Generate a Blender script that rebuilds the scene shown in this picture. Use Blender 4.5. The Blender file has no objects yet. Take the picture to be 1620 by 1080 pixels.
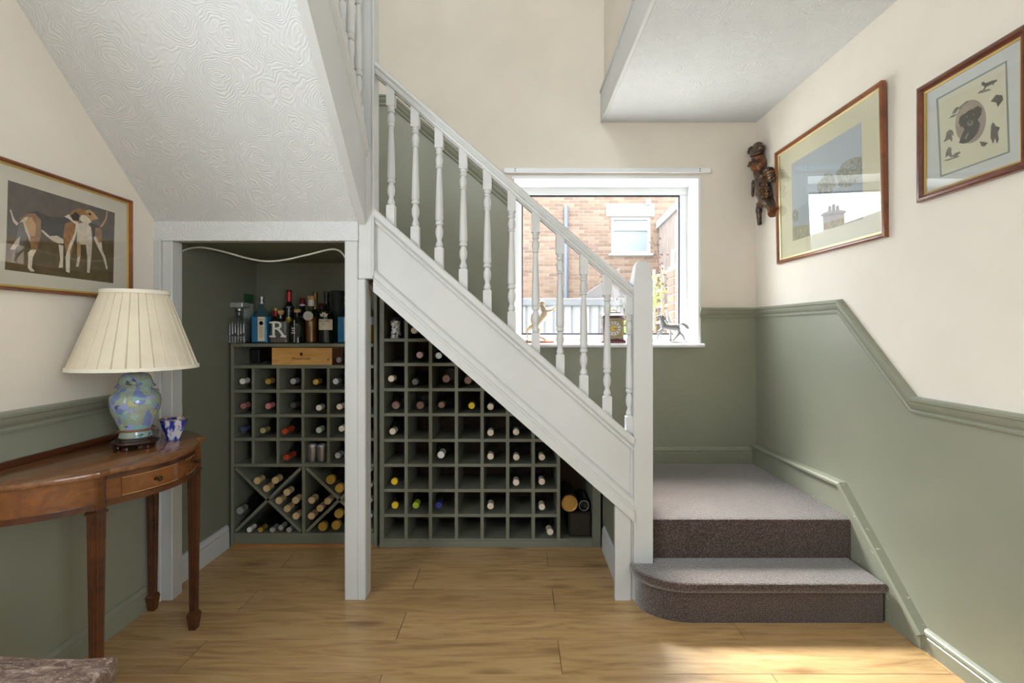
import bpy, bmesh, math, random
from mathutils import Vector, Matrix
random.seed(7)
PI = math.pi
SC = bpy.context.scene
COL = SC.collection
# ------------------------------------------------------------------ camera
F, CX, CY, EYE = 770.0, 815.0, 523.0, 1.2
cam_d = bpy.data.cameras.new('camera')
cam = bpy.data.objects.new('camera', cam_d); COL.objects.link(cam)
cam.location = (0, 0, EYE); cam.rotation_euler = (PI/2, 0, 0)
cam_d.sensor_width = 36; cam_d.lens = F/1620*36
cam_d.shift_x = -(CX-810)/1620; cam_d.shift_y = (CY-540)/1620
cam_d.clip_start = 0.05; cam_d.clip_end = 200
SC.camera = cam
# ------------------------------------------------------------------ sky and daylight
w = bpy.data.worlds.new('overcast_sky'); SC.world = w; w.use_nodes = True
bg = w.node_tree.nodes['Background']
bg.inputs[0].default_value = (0.90, 0.95, 1.0, 1); bg.inputs[1].default_value = 9.0
def area(name, loc, rot, sx, sy, power, col=(1, 1, 1), portal=False):
    d = bpy.data.lights.new(name, 'AREA'); d.shape = 'RECTANGLE'; d.size = sx; d.size_y = sy
    d.energy = power; d.color = col
    o = bpy.data.objects.new(name, d); COL.objects.link(o); o.location = loc; o.rotation_euler = rot
    if portal: d.cycles.is_portal = True
    return o
# soft brightness of the thin cloud high beyond the neighbour's house
sd = bpy.data.lights.new('cloud_veiled_sun', 'SUN'); sd.energy = 33.0; sd.angle = math.radians(34); sd.color = (1.0, .985, .96)
sun = bpy.data.objects.new('cloud_veiled_sun', sd); COL.objects.link(sun); sun.location = (0, 9, 12)
sun.rotation_euler = Vector((.25, -1, -1.45)).to_track_quat('-Z', 'Y').to_euler()
# light portals of the stair window and the added fill windows (they only steer sky sampling, they emit nothing)
area('stair_window_portal', (0.59, 3.40, 1.653), (-PI/2, 0, 0), 1.2, 1.07, 1, portal=True)
area('right_fill_window_portal', (1.6, -1.35, 1.5), (0, PI/2, 0), 1.5, 1.7, 1, portal=True)
area('side_fill_window_portal', (-1.62, -.1, 1.55), (0, -PI/2, 0), 1.3, 1.7, 1, portal=True)
area('upstairs_fill_window_portal', (-0.5, -0.9, 4.1), (PI/2, 0, 0), 1.6, 1.4, 1, portal=True)
SC.view_settings.view_transform = 'Standard'
SC.view_settings.look = 'None'
SC.view_settings.exposure = 0.33
SC.view_settings.gamma = 1.0
SC.view_settings.use_curve_mapping = False

# ------------------------------------------------------------------ helpers
WL = {}
def wl(o): return WL.get(o.name, Vector((0, 0, 0))) if o else Vector((0, 0, 0))
def tag(o, label=None, cat=None, group=None, kind=None):
    if label: o['label'] = label
    if cat: o['category'] = cat
    if group: o['group'] = group
    if kind: o['kind'] = kind
    return o
def thing(name, loc, label, cat, group=None, kind=None):
    o = bpy.data.objects.new(name, None); COL.objects.link(o)
    o.empty_display_size = 0.05
    o.location = loc; WL[o.name] = Vector(loc)
    return tag(o, label, cat, group, kind)
def obj(name, bm, mats, parent=None, smooth=None, origin=None):
    me = bpy.data.meshes.new(name)
    bmesh.ops.recalc_face_normals(bm, faces=bm.faces)
    off = Vector(origin) if origin is not None else wl(parent)
    bmesh.ops.translate(bm, verts=bm.verts, vec=-off)
    bm.to_mesh(me); bm.free()
    for m in (mats if isinstance(mats, (list, tuple)) else [mats]): me.materials.append(m)
    if smooth:
        me.polygons.foreach_set('use_smooth', [True]*len(me.polygons))
        me.set_sharp_from_angle(angle=math.radians(smooth))
    o = bpy.data.objects.new(name, me); COL.objects.link(o)
    if parent: o.parent = parent
    o.location = off - wl(parent); WL[o.name] = off
    return o
def B(): return bmesh.new()
def bx(bm, x0, x1, y0, y1, z0, z1, bev=0.0, mi=0):
    g = bmesh.ops.create_cube(bm, size=1.0)
    vs = g['verts']
    for v in vs:
        v.co = Vector(((x0+x1)/2+v.co.x*(x1-x0), (y0+y1)/2+v.co.y*(y1-y0), (z0+z1)/2+v.co.z*(z1-z0)))
    fs = set(f for v in vs for f in v.link_faces)
    for f in fs: f.material_index = mi
    if bev > 0:
        es = list(set(e for v in vs for e in v.link_edges))
        r = bmesh.ops.bevel(bm, geom=es, offset=bev, segments=1, affect='EDGES', profile=0.5)
        for f in r['faces']: f.material_index = mi
    return bm
def ax3(axis, a, p):
    if axis == 'x': return Vector((a, p[0], p[1]))
    if axis == 'y': return Vector((p[0], a, p[1]))
    return Vector((p[0], p[1], a))
def prism(bm, pts, axis, a0, a1, mi=0, bev=0.0, seg=2):
    n = len(pts)
    v0 = [bm.verts.new(ax3(axis, a0, p)) for p in pts]
    v1 = [bm.verts.new(ax3(axis, a1, p)) for p in pts]
    f0 = bm.faces.new(v0); f1 = bm.faces.new(v1[::-1]); fs = [f0, f1]
    for i in range(n):
        fs.append(bm.faces.new((v0[i], v1[i], v1[(i+1) % n], v0[(i+1) % n])))
    for f in fs: f.material_index = mi
    if bev > 0:
        es = list(set(list(f0.edges)+list(f1.edges)))
        bmesh.ops.recalc_face_normals(bm, faces=fs)
        r = bmesh.ops.bevel(bm, geom=es, offset=bev, segments=seg, affect='EDGES', profile=0.5)
        for f in r['faces']: f.material_index = mi
    return bm
def rings(bm, rows, closed=True, cap=True, mi=0):
    vr = [[bm.verts.new(p) for p in r] for r in rows]
    n = len(rows[0]); fs = []
    for a, b in zip(vr[:-1], vr[1:]):
        for i in range(n if closed else n-1):
            fs.append(bm.faces.new((a[i], a[(i+1) % n], b[(i+1) % n], b[i])))
    if cap and closed:
        fs.append(bm.faces.new(vr[0][::-1])); fs.append(bm.faces.new(vr[-1]))
    for f in fs: f.material_index = mi
    return bm
def lathe(bm, prof, c, axis='z', n=20, mi=0, cap=True, sq=1.0):
    """prof: (distance along axis, radius)"""
    rows = []
    for t, r in prof:
        row = []
        for k in range(n):
            a = 2*PI*k/n
            u, v = r*math.cos(a), r*math.sin(a)*sq
            if axis == 'z': row.append(Vector((c[0]+u, c[1]+v, c[2]+t)))
            elif axis == 'y': row.append(Vector((c[0]+u, c[1]+t, c[2]+v)))
            else: row.append(Vector((c[0]+t, c[1]+u, c[2]+v)))
        rows.append(row)
    return rings(bm, rows, True, cap, mi)
def tube(bm, pts, rad, n=8, mi=0, flat=1.0):
    pts = [Vector(p) for p in pts]
    rads = rad if isinstance(rad, (list, tuple)) else [rad]*len(pts)
    rows = []
    up = Vector((0, 0, 1))
    for i, p in enumerate(pts):
        d = (pts[min(i+1, len(pts)-1)]-pts[max(i-1, 0)]).normalized()
        s = d.cross(up)
        if s.length < 1e-3: s = d.cross(Vector((0, 1, 0)))
        s.normalize(); t = s.cross(d)
        rows.append([p+(s*math.cos(2*PI*k/n)*flat+t*math.sin(2*PI*k/n))*rads[i] for k in range(n)])
    return rings(bm, rows, True, True, mi)
def ball(bm, c, r, seg=12, mi=0, rot=None):
    g = bmesh.ops.create_uvsphere(bm, u_segments=seg, v_segments=max(6, seg//2+2), radius=1.0)
    rr = r if isinstance(r, (tuple, list)) else (r, r, r)
    M = rot.to_matrix() if rot else Matrix.Identity(3)
    for v in g['verts']:
        v.co = Vector(c)+M @ Vector((v.co.x*rr[0], v.co.y*rr[1], v.co.z*rr[2]))
    for f in set(f for v in g['verts'] for f in v.link_faces): f.material_index = mi
    return bm
def smooth_path(pts, sub=6):
    pts = [Vector(p) for p in pts]; out = []
    for i in range(len(pts)-1):
        p0, p1, p2, p3 = pts[max(i-1, 0)], pts[i], pts[i+1], pts[min(i+2, len(pts)-1)]
        for k in range(sub):
            t = k/sub
            out.append(0.5*((2*p1)+(p2-p0)*t+(2*p0-5*p1+4*p2-p3)*t*t+(3*p1-p0-3*p2+p3)*t**3))
    return out+[pts[-1]]
def mitre(path, up):
    """offset a 2-d polyline by 'up' along its left normal with mitred joints"""
    out = []
    for i, p in enumerate(path):
        ns = []
        for a, b in ((i-1, i), (i, i+1)):
            if a >= 0 and b < len(path):
                d = (Vector(path[b])-Vector(path[a])).normalized(); ns.append(Vector((-d.y, d.x)))
        n = sum(ns, Vector((0, 0)))/len(ns); n.normalize()
        out.append(Vector(p)+n*up/max(n.dot(ns[0]), .3))
    return out
def moulding(bm, path, prof, place, mi=0):
    """prof: (out, up) points swept along a 2-d path on a wall; place(u, v, out) -> world"""
    cols = [mitre(path, up) for _, up in prof]
    rows = [[place(cols[j][i].x, cols[j][i].y, prof[j][0]) for j in range(len(prof))] for i in range(len(path))]
    return rings(bm, rows, True, True, mi)
def slope_bar(bm, prof, x0, x1, zf, axis='x', mi=0):
    """vertical section prof (across, dz) swept along x (or y) with height zf"""
    rows = []
    for x in (x0, x1):
        rows.append([Vector((x, a, zf(x)+d)) if axis == 'x' else Vector((a, x, zf(x)+d)) for a, d in prof])
    return rings(bm, rows, True, True, mi)
FONT_TMP = None
def text_bm(txt, size, thick=0.0004):
    cu = bpy.data.curves.new('t', 'FONT'); cu.body = txt; cu.size = size; cu.align_x = 'CENTER'; cu.align_y = 'CENTER'
    cu.extrude = thick; cu.resolution_u = 3
    o = bpy.data.objects.new('t', cu); COL.objects.link(o)
    dg = bpy.context.evaluated_depsgraph_get()
    me = bpy.data.meshes.new_from_object(o.evaluated_get(dg))
    bm = B(); bm.from_mesh(me)
    bpy.data.objects.remove(o); bpy.data.curves.remove(cu); bpy.data.meshes.remove(me)
    return bm
def text(name, txt, size, c, parent, m, sx=1.0, bold=0.0):
    """lettering standing on a surface that faces the camera side (-Y)"""
    bm = text_bm(txt, size)
    for v in bm.verts: v.co = Vector((c[0]+v.co.x*sx, c[1]-v.co.z, c[2]+v.co.y))
    return obj(name, bm, m, parent)

# ------------------------------------------------------------------ materials
MATS = {}
def srgb(r, g, b):
    f = lambda c: (c/255/12.92) if c/255 <= .04045 else ((c/255+.055)/1.055)**2.4
    return (f(r), f(g), f(b))
class NT:
    def __init__(s, name):
        s.m = bpy.data.materials.new(name); s.m.use_nodes = True
        s.t = s.m.node_tree; s.n = s.t.nodes; s.p = s.n['Principled BSDF']; MATS[name] = s.m
    def add(s, typ, **kw):
        n = s.n.new(typ)
        for k, v in kw.items(): setattr(n, k, v)
        return n
    def link(s, a, b): s.t.links.new(a, b)
    def coord(s, kind='Object', scale=(1, 1, 1), rnd=False):
        tc = s.add('ShaderNodeTexCoord'); mp = s.add('ShaderNodeMapping'); mp.inputs['Scale'].default_value = scale
        src = tc.outputs[kind]
        if rnd:
            oi = s.add('ShaderNodeObjectInfo'); ad = s.add('ShaderNodeVectorMath', operation='MULTIPLY_ADD')
            ad.inputs[1].default_value = (37, 53, 11); s.link(oi.outputs['Random'], ad.inputs[0]); s.link(src, ad.inputs[2]); src = ad.outputs[0]
        s.link(src, mp.inputs[0]); return mp.outputs[0]
    def noise(s, vec, scale, detail=4, rough=.5, dist=0):
        n = s.add('ShaderNodeTexNoise'); n.inputs['Scale'].default_value = scale; n.inputs['Detail'].default_value = detail
        n.inputs['Roughness'].default_value = rough; n.inputs['Distortion'].default_value = dist
        s.link(vec, n.inputs['Vector']); return n.outputs['Fac']
    def ramp(s, fac, stops):
        r = s.add('ShaderNodeValToRGB'); e = r.color_ramp.elements
        while len(e) < len(stops): e.new(0.5)
        for el, (p, c) in zip(e, stops): el.position = p; el.color = (*c, 1)
        s.link(fac, r.inputs[0]); return r.outputs[0]
    def mix(s, fac, a, b, blend='MIX'):
        n = s.add('ShaderNodeMix', data_type='RGBA', blend_type=blend)
        for sock, v in ((n.inputs[0], fac), (n.inputs[6], a), (n.inputs[7], b)):
            if hasattr(v, 'is_linked'): s.link(v, sock)
            elif isinstance(v, tuple): sock.default_value = (*v, 1)
            else: sock.default_value = v
        return n.outputs[2]
    def bump(s, h, strength=.3, dist=.002):
        b = s.add('ShaderNodeBump'); b.inputs['Strength'].default_value = strength; b.inputs['Distance'].default_value = dist
        s.link(h, b.inputs['Height']); s.link(b.outputs[0], s.p.inputs['Normal'])
    def base(s, v):
        if isinstance(v, tuple): s.p.inputs['Base Color'].default_value = (*v, 1)
        else: s.link(v, s.p.inputs['Base Color'])
    def set(s, rough=.5, metal=0, spec=.5, **kw):
        s.p.inputs['Roughness'].default_value = rough; s.p.inputs['Metallic'].default_value = metal
        s.p.inputs['Specular IOR Level'].default_value = spec
        for k, v in kw.items(): s.p.inputs[k.replace('_', ' ')].default_value = v
        return s.m
def mul(c, k): return tuple(min(1, x*k) for x in c)
def plain(name, col, rough=.5, metal=0, var=.06, nscale=12, bump=0, **kw):
    t = NT(name); v = t.coord()
    f = t.noise(v, nscale, 5)
    t.base(t.ramp(f, [(.3, mul(col, 1-var)), (.7, mul(col, 1+var))]))
    if bump: t.bump(t.noise(v, nscale*6, 3), bump)
    return t.set(rough, metal, **kw)
def paint(name, col, rough, wear=0.0, chip=(.75, .75, .7), bump=.08):
    t = NT(name); v = t.coord()
    c = t.ramp(t.noise(v, 2.2, 6, .6), [(.3, mul(col, .95)), (.7, mul(col, 1.04))])
    if wear:
        k = t.ramp(t.noise(v, 26, 8, .7), [(.735-wear, (0, 0, 0)), (.75-wear, (1, 1, 1))])
        c = t.mix(k, c, chip)
    t.base(c); t.bump(t.noise(v, 45, 4), bump, .001)
    return t.set(rough)
def wood(name, dark, light, axis=(1.5, 22, 22), rough=.4, scale=3, rnd=False, var=.25, bump=.08, coat=0, contrast=(.35, .68)):
    t = NT(name); v = t.coord('Object', axis, rnd)
    f = t.noise(v, scale, 8, .6, 1.2)
    f2 = t.noise(t.coord('Object', tuple(a*.25 for a in axis), rnd), scale, 3, .5, .4)
    c = t.ramp(f, [(contrast[0], dark), (contrast[1], light)])
    c = t.mix(.5, c, t.ramp(f2, [(.35, mul(dark, 1.25)), (.65, light)]))
    if rnd:
        oi = t.add('ShaderNodeObjectInfo')
        k = t.ramp(oi.outputs['Random'], [(0, (1-var,)*3), (1, (1+var*.25,)*3)])
        c = t.mix(1.0, c, k, 'MULTIPLY')
    t.base(c); t.bump(f, bump, .001)
    return t.set(rough, Coat_Weight=coat)
def glassy(name, tint=(1, 1, 1), f0=1.45, gloss=(1, 1, 1), rough=0.0):
    """thin pane: clear, with the mirror reflection of glass"""
    m = bpy.data.materials.new(name); m.use_nodes = True; t = m.node_tree; t.nodes.clear()
    o = t.nodes.new('ShaderNodeOutputMaterial'); mx = t.nodes.new('ShaderNodeMixShader')
    tr = t.nodes.new('ShaderNodeBsdfTransparent'); tr.inputs[0].default_value = (*tint, 1)
    gl = t.nodes.new('ShaderNodeBsdfGlossy'); gl.inputs[0].default_value = (*gloss, 1); gl.inputs['Roughness'].default_value = rough
    # Schlick reflectance, the same from both sides of the pane
    lw = t.nodes.new('ShaderNodeLayerWeight'); lw.inputs[0].default_value = .5
    pw = t.nodes.new('ShaderNodeMath'); pw.operation = 'POWER'; pw.inputs[1].default_value = 5
    r0 = ((f0-1)/(f0+1))**2
    ma = t.nodes.new('ShaderNodeMath'); ma.operation = 'MULTIPLY_ADD'; ma.inputs[1].default_value = 1-r0; ma.inputs[2].default_value = r0
    t.links.new(lw.outputs['Facing'], pw.inputs[0]); t.links.new(pw.outputs[0], ma.inputs[0])
    t.links.new(ma.outputs[0], mx.inputs[0]); t.links.new(tr.outputs[0], mx.inputs[1]); t.links.new(gl.outputs[0], mx.inputs[2])
    t.links.new(mx.outputs[0], o.inputs[0]); MATS[name] = m; return m

CREAM = srgb(232, 224, 212); GREEN = srgb(147, 149, 132); WHITE = srgb(205, 206, 206)
M_cream = paint('cream_wall_paint', CREAM, .75, bump=.05)
M_green = paint('sage_green_wall_paint', GREEN, .33, bump=.06)
M_greenw = paint('sage_green_worn_trim_paint', mul(GREEN, .98), .32, wear=.10, chip=srgb(205, 205, 190))
M_greend = paint('sage_green_trim_paint', mul(GREEN, .95), .35)
M_white = paint('white_gloss_paint', WHITE, .38, bump=.04)
M_whitew = paint('white_scuffed_paint', mul(WHITE, .98), .45, wear=.01, chip=srgb(170, 160, 145), bump=.12)
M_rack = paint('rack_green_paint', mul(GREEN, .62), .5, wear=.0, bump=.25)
M_alc = paint('alcove_shaded_sage_paint', mul(GREEN, .72), .45, wear=-.012, chip=srgb(190, 190, 176), bump=.1)  # same sage paint, darkened so its colour carries the alcove's shade
M_upvc = plain('white_window_plastic', srgb(238, 240, 242), .3, var=.01)
def swirl():
    t = NT('swirl_textured_ceiling_paint'); v = t.coord()
    n1 = t.add('ShaderNodeTexNoise'); n1.inputs['Scale'].default_value = 9; n1.inputs['Detail'].default_value = 2; t.link(v, n1.inputs['Vector'])
    ad = t.add('ShaderNodeVectorMath', operation='MULTIPLY_ADD'); ad.inputs[1].default_value = (.09, .09, .09)
    t.link(n1.outputs['Color'], ad.inputs[0]); t.link(v, ad.inputs[2])
    vo = t.add('ShaderNodeTexVoronoi'); vo.inputs['Scale'].default_value = 7.5; t.link(ad.outputs[0], vo.inputs['Vector'])
    m1 = t.add('ShaderNodeMath', operation='MULTIPLY'); m1.inputs[1].default_value = 105; t.link(vo.outputs['Distance'], m1.inputs[0])
    sn = t.add('ShaderNodeMath', operation='SINE'); t.link(m1.outputs[0], sn.inputs[0])
    f2 = t.noise(v, 130, 3, .6)
    mm = t.add('ShaderNodeMath', operation='MULTIPLY_ADD'); mm.inputs[1].default_value = 2.2; t.link(f2, mm.inputs[0]); t.link(sn.outputs[0], mm.inputs[2])
    t.base(srgb(217, 219, 221)); t.bump(mm.outputs[0], .32, .0026)
    return t.set(.8)
M_swirl = swirl()
def carpet():
    t = NT('brown_carpet_pile'); v = t.coord()
    f = t.noise(v, 170, 3, .75); g = t.noise(v, 5, 4, .6)
    c = t.ramp(f, [(.36, srgb(44, 34, 30)), (.5, srgb(82, 68, 62)), (.64, srgb(132, 116, 110))])
    c = t.mix(.35, c, t.ramp(g, [(.3, srgb(66, 53, 47)), (.7, srgb(96, 80, 74))]))
    t.base(c); t.bump(f, 1.0, .006)
    return t.set(.95, spec=.1, Sheen_Weight=1.0, Sheen_Roughness=.35)
M_carpet = carpet()
def oak():
    t = NT('oak_laminate_plank')
    v = t.coord('Object', (1.0, 9, 9), True); f = t.noise(v, 2.4, 7, .58, 1.6)
    v3 = t.coord('Object', (2, 60, 60), True); f3 = t.noise(v3, 3, 3, .6)
    c = t.ramp(f, [(.28, srgb(156, 122, 82)), (.5, srgb(200, 166, 120)), (.75, srgb(216, 186, 142))])
    c = t.mix(.13, c, t.ramp(f3, [(.35, srgb(140, 104, 62)), (.65, srgb(206, 172, 124))]))
    vk = t.coord('Object', (2.2, 6.5, 6.5), True)
    vo = t.add('ShaderNodeTexVoronoi'); vo.inputs['Scale'].default_value = 1.0; vo.inputs['Randomness'].default_value = 1
    t.link(vk, vo.inputs['Vector'])
    k = t.ramp(vo.outputs['Distance'], [(.0, (.8,)*3), (.22, (0, 0, 0))])
    c = t.mix(k, c, srgb(112, 76, 42))
    oi = t.add('ShaderNodeObjectInfo')
    c = t.mix(1.0, c, t.ramp(oi.outputs['Random'], [(0, (.84, .80, .73)), (1, (.96, .93, .86))]), 'MULTIPLY')
    t.base(c); t.bump(f3, .06, .001)
    return t.set(.36)
M_oak = oak()
M_mahog = wood('mahogany_veneer', srgb(52, 26, 14), srgb(104, 58, 32), (14, 2.0, 14), .28, coat=.3)
M_mahogL = wood('mahogany_figured_veneer', srgb(88, 50, 24), srgb(142, 88, 44), (9, 2.5, 9), .25, coat=.4)
M_mahogtop = wood('faded_mahogany_table_top', srgb(88, 52, 30), srgb(150, 102, 62), (22, 2.0, 22), .27, coat=.4)
M_frame = wood('dark_red_wood_frame', srgb(70, 30, 16), srgb(122, 62, 34), (6, 6, 6), .3, coat=.5)
M_frame2 = wood('brown_wood_frame', srgb(96, 50, 24), srgb(150, 86, 44), (6, 6, 6), .35, coat=.3)
M_gold = plain('gilt', srgb(196, 166, 92), .4, .45, .1)
M_dark = plain('black_void', srgb(24, 24, 22), .7)
M_chest = None
M_pane = glassy('window_glass', (.97, .985, .98), 1.35)
M_picglass = glassy('picture_glass', (.97, .97, .965), 1.75)
# ------------------------------------------------------------------ room shell
XL, XR, YB = -1.6, 1.56, 3.153
ZC = 2.548            # ceiling under the first floor
YF = 2.164            # plane of the stair front
def struct(name, bm, m, parent=None, smooth=None):
    o = obj(name, bm, m, parent, smooth)
    if not parent: o['kind'] = 'structure'
    return o
RW = lambda u, v, o: Vector((XR-o, u, v))
LW = lambda u, v, o: Vector((XL+o, u, v))
BW = lambda u, v, o: Vector((u, YB-o, v))
DZ = .915             # centre of the low dado rail
DH = 1.318            # centre of the dado rail on the landing
# left wall: cream over green, all green inside the alcove
bm = B()
prism(bm, [(-3.1, 0), (2.2, 0), (2.2, DZ), (.75, DZ), (.75, .9), (-.95, .9), (-.95, DZ), (-3.1, DZ)], 'x', XL-.1, XL, 1)
prism(bm, [(-3.1, DZ), (-.95, DZ), (-.95, 2.2), (.75, 2.2), (.75, DZ), (2.2, DZ), (2.2, 5.1), (-3.1, 5.1)], 'x', XL-.1, XL, 0)
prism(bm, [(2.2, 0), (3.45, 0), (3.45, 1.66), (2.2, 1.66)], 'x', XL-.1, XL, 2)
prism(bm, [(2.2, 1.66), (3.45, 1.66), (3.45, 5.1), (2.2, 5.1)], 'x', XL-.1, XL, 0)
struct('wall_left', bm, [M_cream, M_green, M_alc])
# right wall
pr = [(-3.1, DZ), (1.9, DZ), (2.332, DH), (YB+.3, DH)]
bm = B()
prism(bm, [(-3.1, 0), (YB+.3, 0)]+pr[:0:-1]+[(-.5, DZ), (-.5, .75), (-2.2, .75), (-2.2, DZ), (-3.1, DZ)], 'x', XR, XR+.1, 1)
prism(bm, [(-3.1, DZ), (-2.2, DZ), (-2.2, 2.25), (-.5, 2.25), (-.5, DZ)]+pr[1:]+[(YB+.3, 2.72), (-3.1, 2.72)], 'x', XR, XR+.1, 0)
struct('wall_right', bm, [M_cream, M_green])
# back wall with the window opening
WX0, WX1, WZ0, WZ1 = -.008, 1.1875, 1.105, 2.187
bm = B(); Y0, Y1 = YB, 3.45
prism(bm, [(XL, 0), (WX0, 0), (WX0, 2.02), (-.80, 2.69), (XL, 2.69)], 'y', Y0, Y1, 1)
prism(bm, [(XL, 2.69), (-.80, 2.69), (WX0, 2.02), (WX0, 5.1), (XL, 5.1)], 'y', Y0, Y1, 0)
prism(bm, [(WX0, 0), (WX1, 0), (WX1, WZ0), (WX0, WZ0)], 'y', Y0, Y1, 1)
prism(bm, [(WX0, WZ1), (WX1, WZ1), (WX1, 5.1), (WX0, 5.1)], 'y', Y0, Y1, 0)
prism(bm, [(WX1, 0), (XR, 0), (XR, DH), (WX1, DH)], 'y', Y0, Y1, 1)
prism(bm, [(WX1, DH), (XR, DH), (XR, 5.1), (WX1, 5.1)], 'y', Y0, Y1, 0)
struct('wall_back', bm, [M_cream, M_green])
# plain rear wall behind the camera
bm = B(); bx(bm, XL, XR, -3.1, -3.0, 0, 2.55); struct('wall_rear', bm, M_cream)
def casement(name, x0, x1, y0, y1, z0, z1, fw, mull=()):
    bm = B()
    for a in ((x0, x1, z0, z0+fw), (x0, x1, z1-fw, z1), (x0, x0+fw, z0+fw, z1-fw), (x1-fw, x1, z0+fw, z1-fw)):
        bx(bm, a[0], a[1], y0, y1, a[2], a[3], .004)
    for m in mull: bx(bm, m-.03, m+.03, y0, y1, z0+fw, z1-fw, .004)
    return struct(name, bm, M_upvc)
bm = B()   # unseen window added in the right wall to light left wall and floor
for a in ((-2.2, -.5, .75, .81), (-2.2, -.5, 2.19, 2.25), (-2.2, -2.14, .81, 2.19), (-.56, -.5, .81, 2.19), (-1.38, -1.32, .81, 2.19)):
    bx(bm, XR+.03, XR+.08, a[0], a[1], a[2], a[3], .004)
w2 = struct('window_fill_right', bm, M_upvc)
bm = B(); bx(bm, XR+.052, XR+.058, -2.14, -.56, .81, 2.19); struct('pane', bm, M_pane, w2)
bm = B()   # unseen window added in the left wall to light the right wall
for a in ((-.95, .75, .9, .96), (-.95, .75, 2.14, 2.2), (-.95, -.89, .96, 2.14), (.69, .75, .96, 2.14), (-.13, -.07, .96, 2.14)):
    bx(bm, XL-.08, XL-.03, a[0], a[1], a[2], a[3], .004)
w4 = struct('window_fill_left', bm, M_upvc)
bm = B(); bx(bm, XL-.058, XL-.052, -.89, .69, .96, 2.14); struct('pane', bm, M_pane, w4)
# upstairs shell
bm = B()
for a in ((XL, -1.3, 2.55, 5.1), (.3, .66, 2.55, 5.1), (-1.3, .3, 2.55, 3.4), (-1.3, .3, 4.8, 5.1)):
    bx(bm, a[0], a[1], -1.0, -.9, a[2], a[3])
struct('wall_upstairs_front', bm, M_cream)
w3 = casement('window_fill_upstairs', -1.3, .3, -.97, -.92, 3.4, 4.8, .06, (-.5,))  # unseen window added to light the stairwell
bm = B(); bx(bm, -1.24, .24, -.95, -.944, 3.46, 4.74); struct('pane', bm, M_pane, w3)
bm = B(); bx(bm, .575, .66, -.9, YB, 2.72, 5.1); struct('wall_upstairs_right', bm, M_cream)
bm = B(); bx(bm, XL-.1, .66, -1.0, 3.45, 5.1, 5.2); struct('ceiling_upstairs', bm, M_cream)
bm = B()
bx(bm, .575, XR, -3.1, YB, ZC, 2.72); bx(bm, XL, .575, -3.1, 1.22, ZC, 2.72)
struct('ceiling', bm, M_swirl)
bm = B(); bx(bm, .553, .575, 1.22, YB-.001, ZC-.004, 2.735, .003); bx(bm, .545, .575, 1.22, YB-.001, 2.735, 2.752, .004)
struct('trim_stairwell_fascia', bm, M_white)
# sloping soffit of the upper flight and the lintel over the alcove
sof = lambda y: 1.685+.953*(2.161-y)
bm = B()
prism(bm, [(2.161, 1.60), (2.161, sof(2.161)), (1.2, sof(1.2)), (1.2, sof(1.2)+.02), (2.185, sof(2.161)+.005), (2.185, 1.60)], 'x', XL, -.698)
struct('ceiling_slope', bm, M_swirl)
bm = B(); bx(bm, XL, -.70, 2.185, 2.212, 1.6, 1.70); struct('trim_lintel', bm, M_white)
# alcove
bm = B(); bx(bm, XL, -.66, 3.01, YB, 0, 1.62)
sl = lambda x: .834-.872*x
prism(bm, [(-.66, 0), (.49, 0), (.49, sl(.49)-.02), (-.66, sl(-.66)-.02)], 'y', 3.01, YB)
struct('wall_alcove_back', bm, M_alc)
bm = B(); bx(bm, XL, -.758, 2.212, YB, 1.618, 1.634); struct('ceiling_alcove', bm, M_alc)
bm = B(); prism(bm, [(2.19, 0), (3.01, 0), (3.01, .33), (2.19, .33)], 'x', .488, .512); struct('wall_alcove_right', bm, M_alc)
# jamb and post of the alcove opening
bm = B()
bx(bm, XL, -1.571, YF-.012, 2.2, 0, 1.6, .002)
bx(bm, -1.571, -1.526, YF, 2.232, 0, 1.6, .003)
struct('trim_alcove_jamb', bm, M_whitew)
bm = B()
bx(bm, -.759, -.70, YF, 2.25, 0, 1.6, .004); bx(bm, -.7015, -.666, YF, 2.25, 0, 1.43, .004)
struct('trim_alcove_post', bm, M_whitew)
# floor of separate planks
bm = B(); bx(bm, XL-.1, XR+.1, -3.1, 3.15, -.1, -.0125)
floor = struct('floor', bm, M_dark)
PW, PL = .188, 1.36
y_edges = [1.89+PW*k for k in range(-26, 7)]
for r, y in enumerate(y_edges):
    if y > 2.72: continue
    off = {0: .891, 1: .168}[(round((y-1.89)/PW)) % 2]
    off += random.Random(r).uniform(-.012, .012)
    if y+PW < -3.0: continue
    x = off-PL*4
    while x < XR:
        a, b = max(x, XL), min(x+PL, XR)
        if b-a > .03:
            bm = B(); bx(bm, a+.0011, b-.0011, y+.0011, y+PW-.0011, -.0125, 0, .0003)
            obj('plank', bm, M_oak, floor, origin=((a+b)/2, y+PW/2, -.006))
        x += PL

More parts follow.
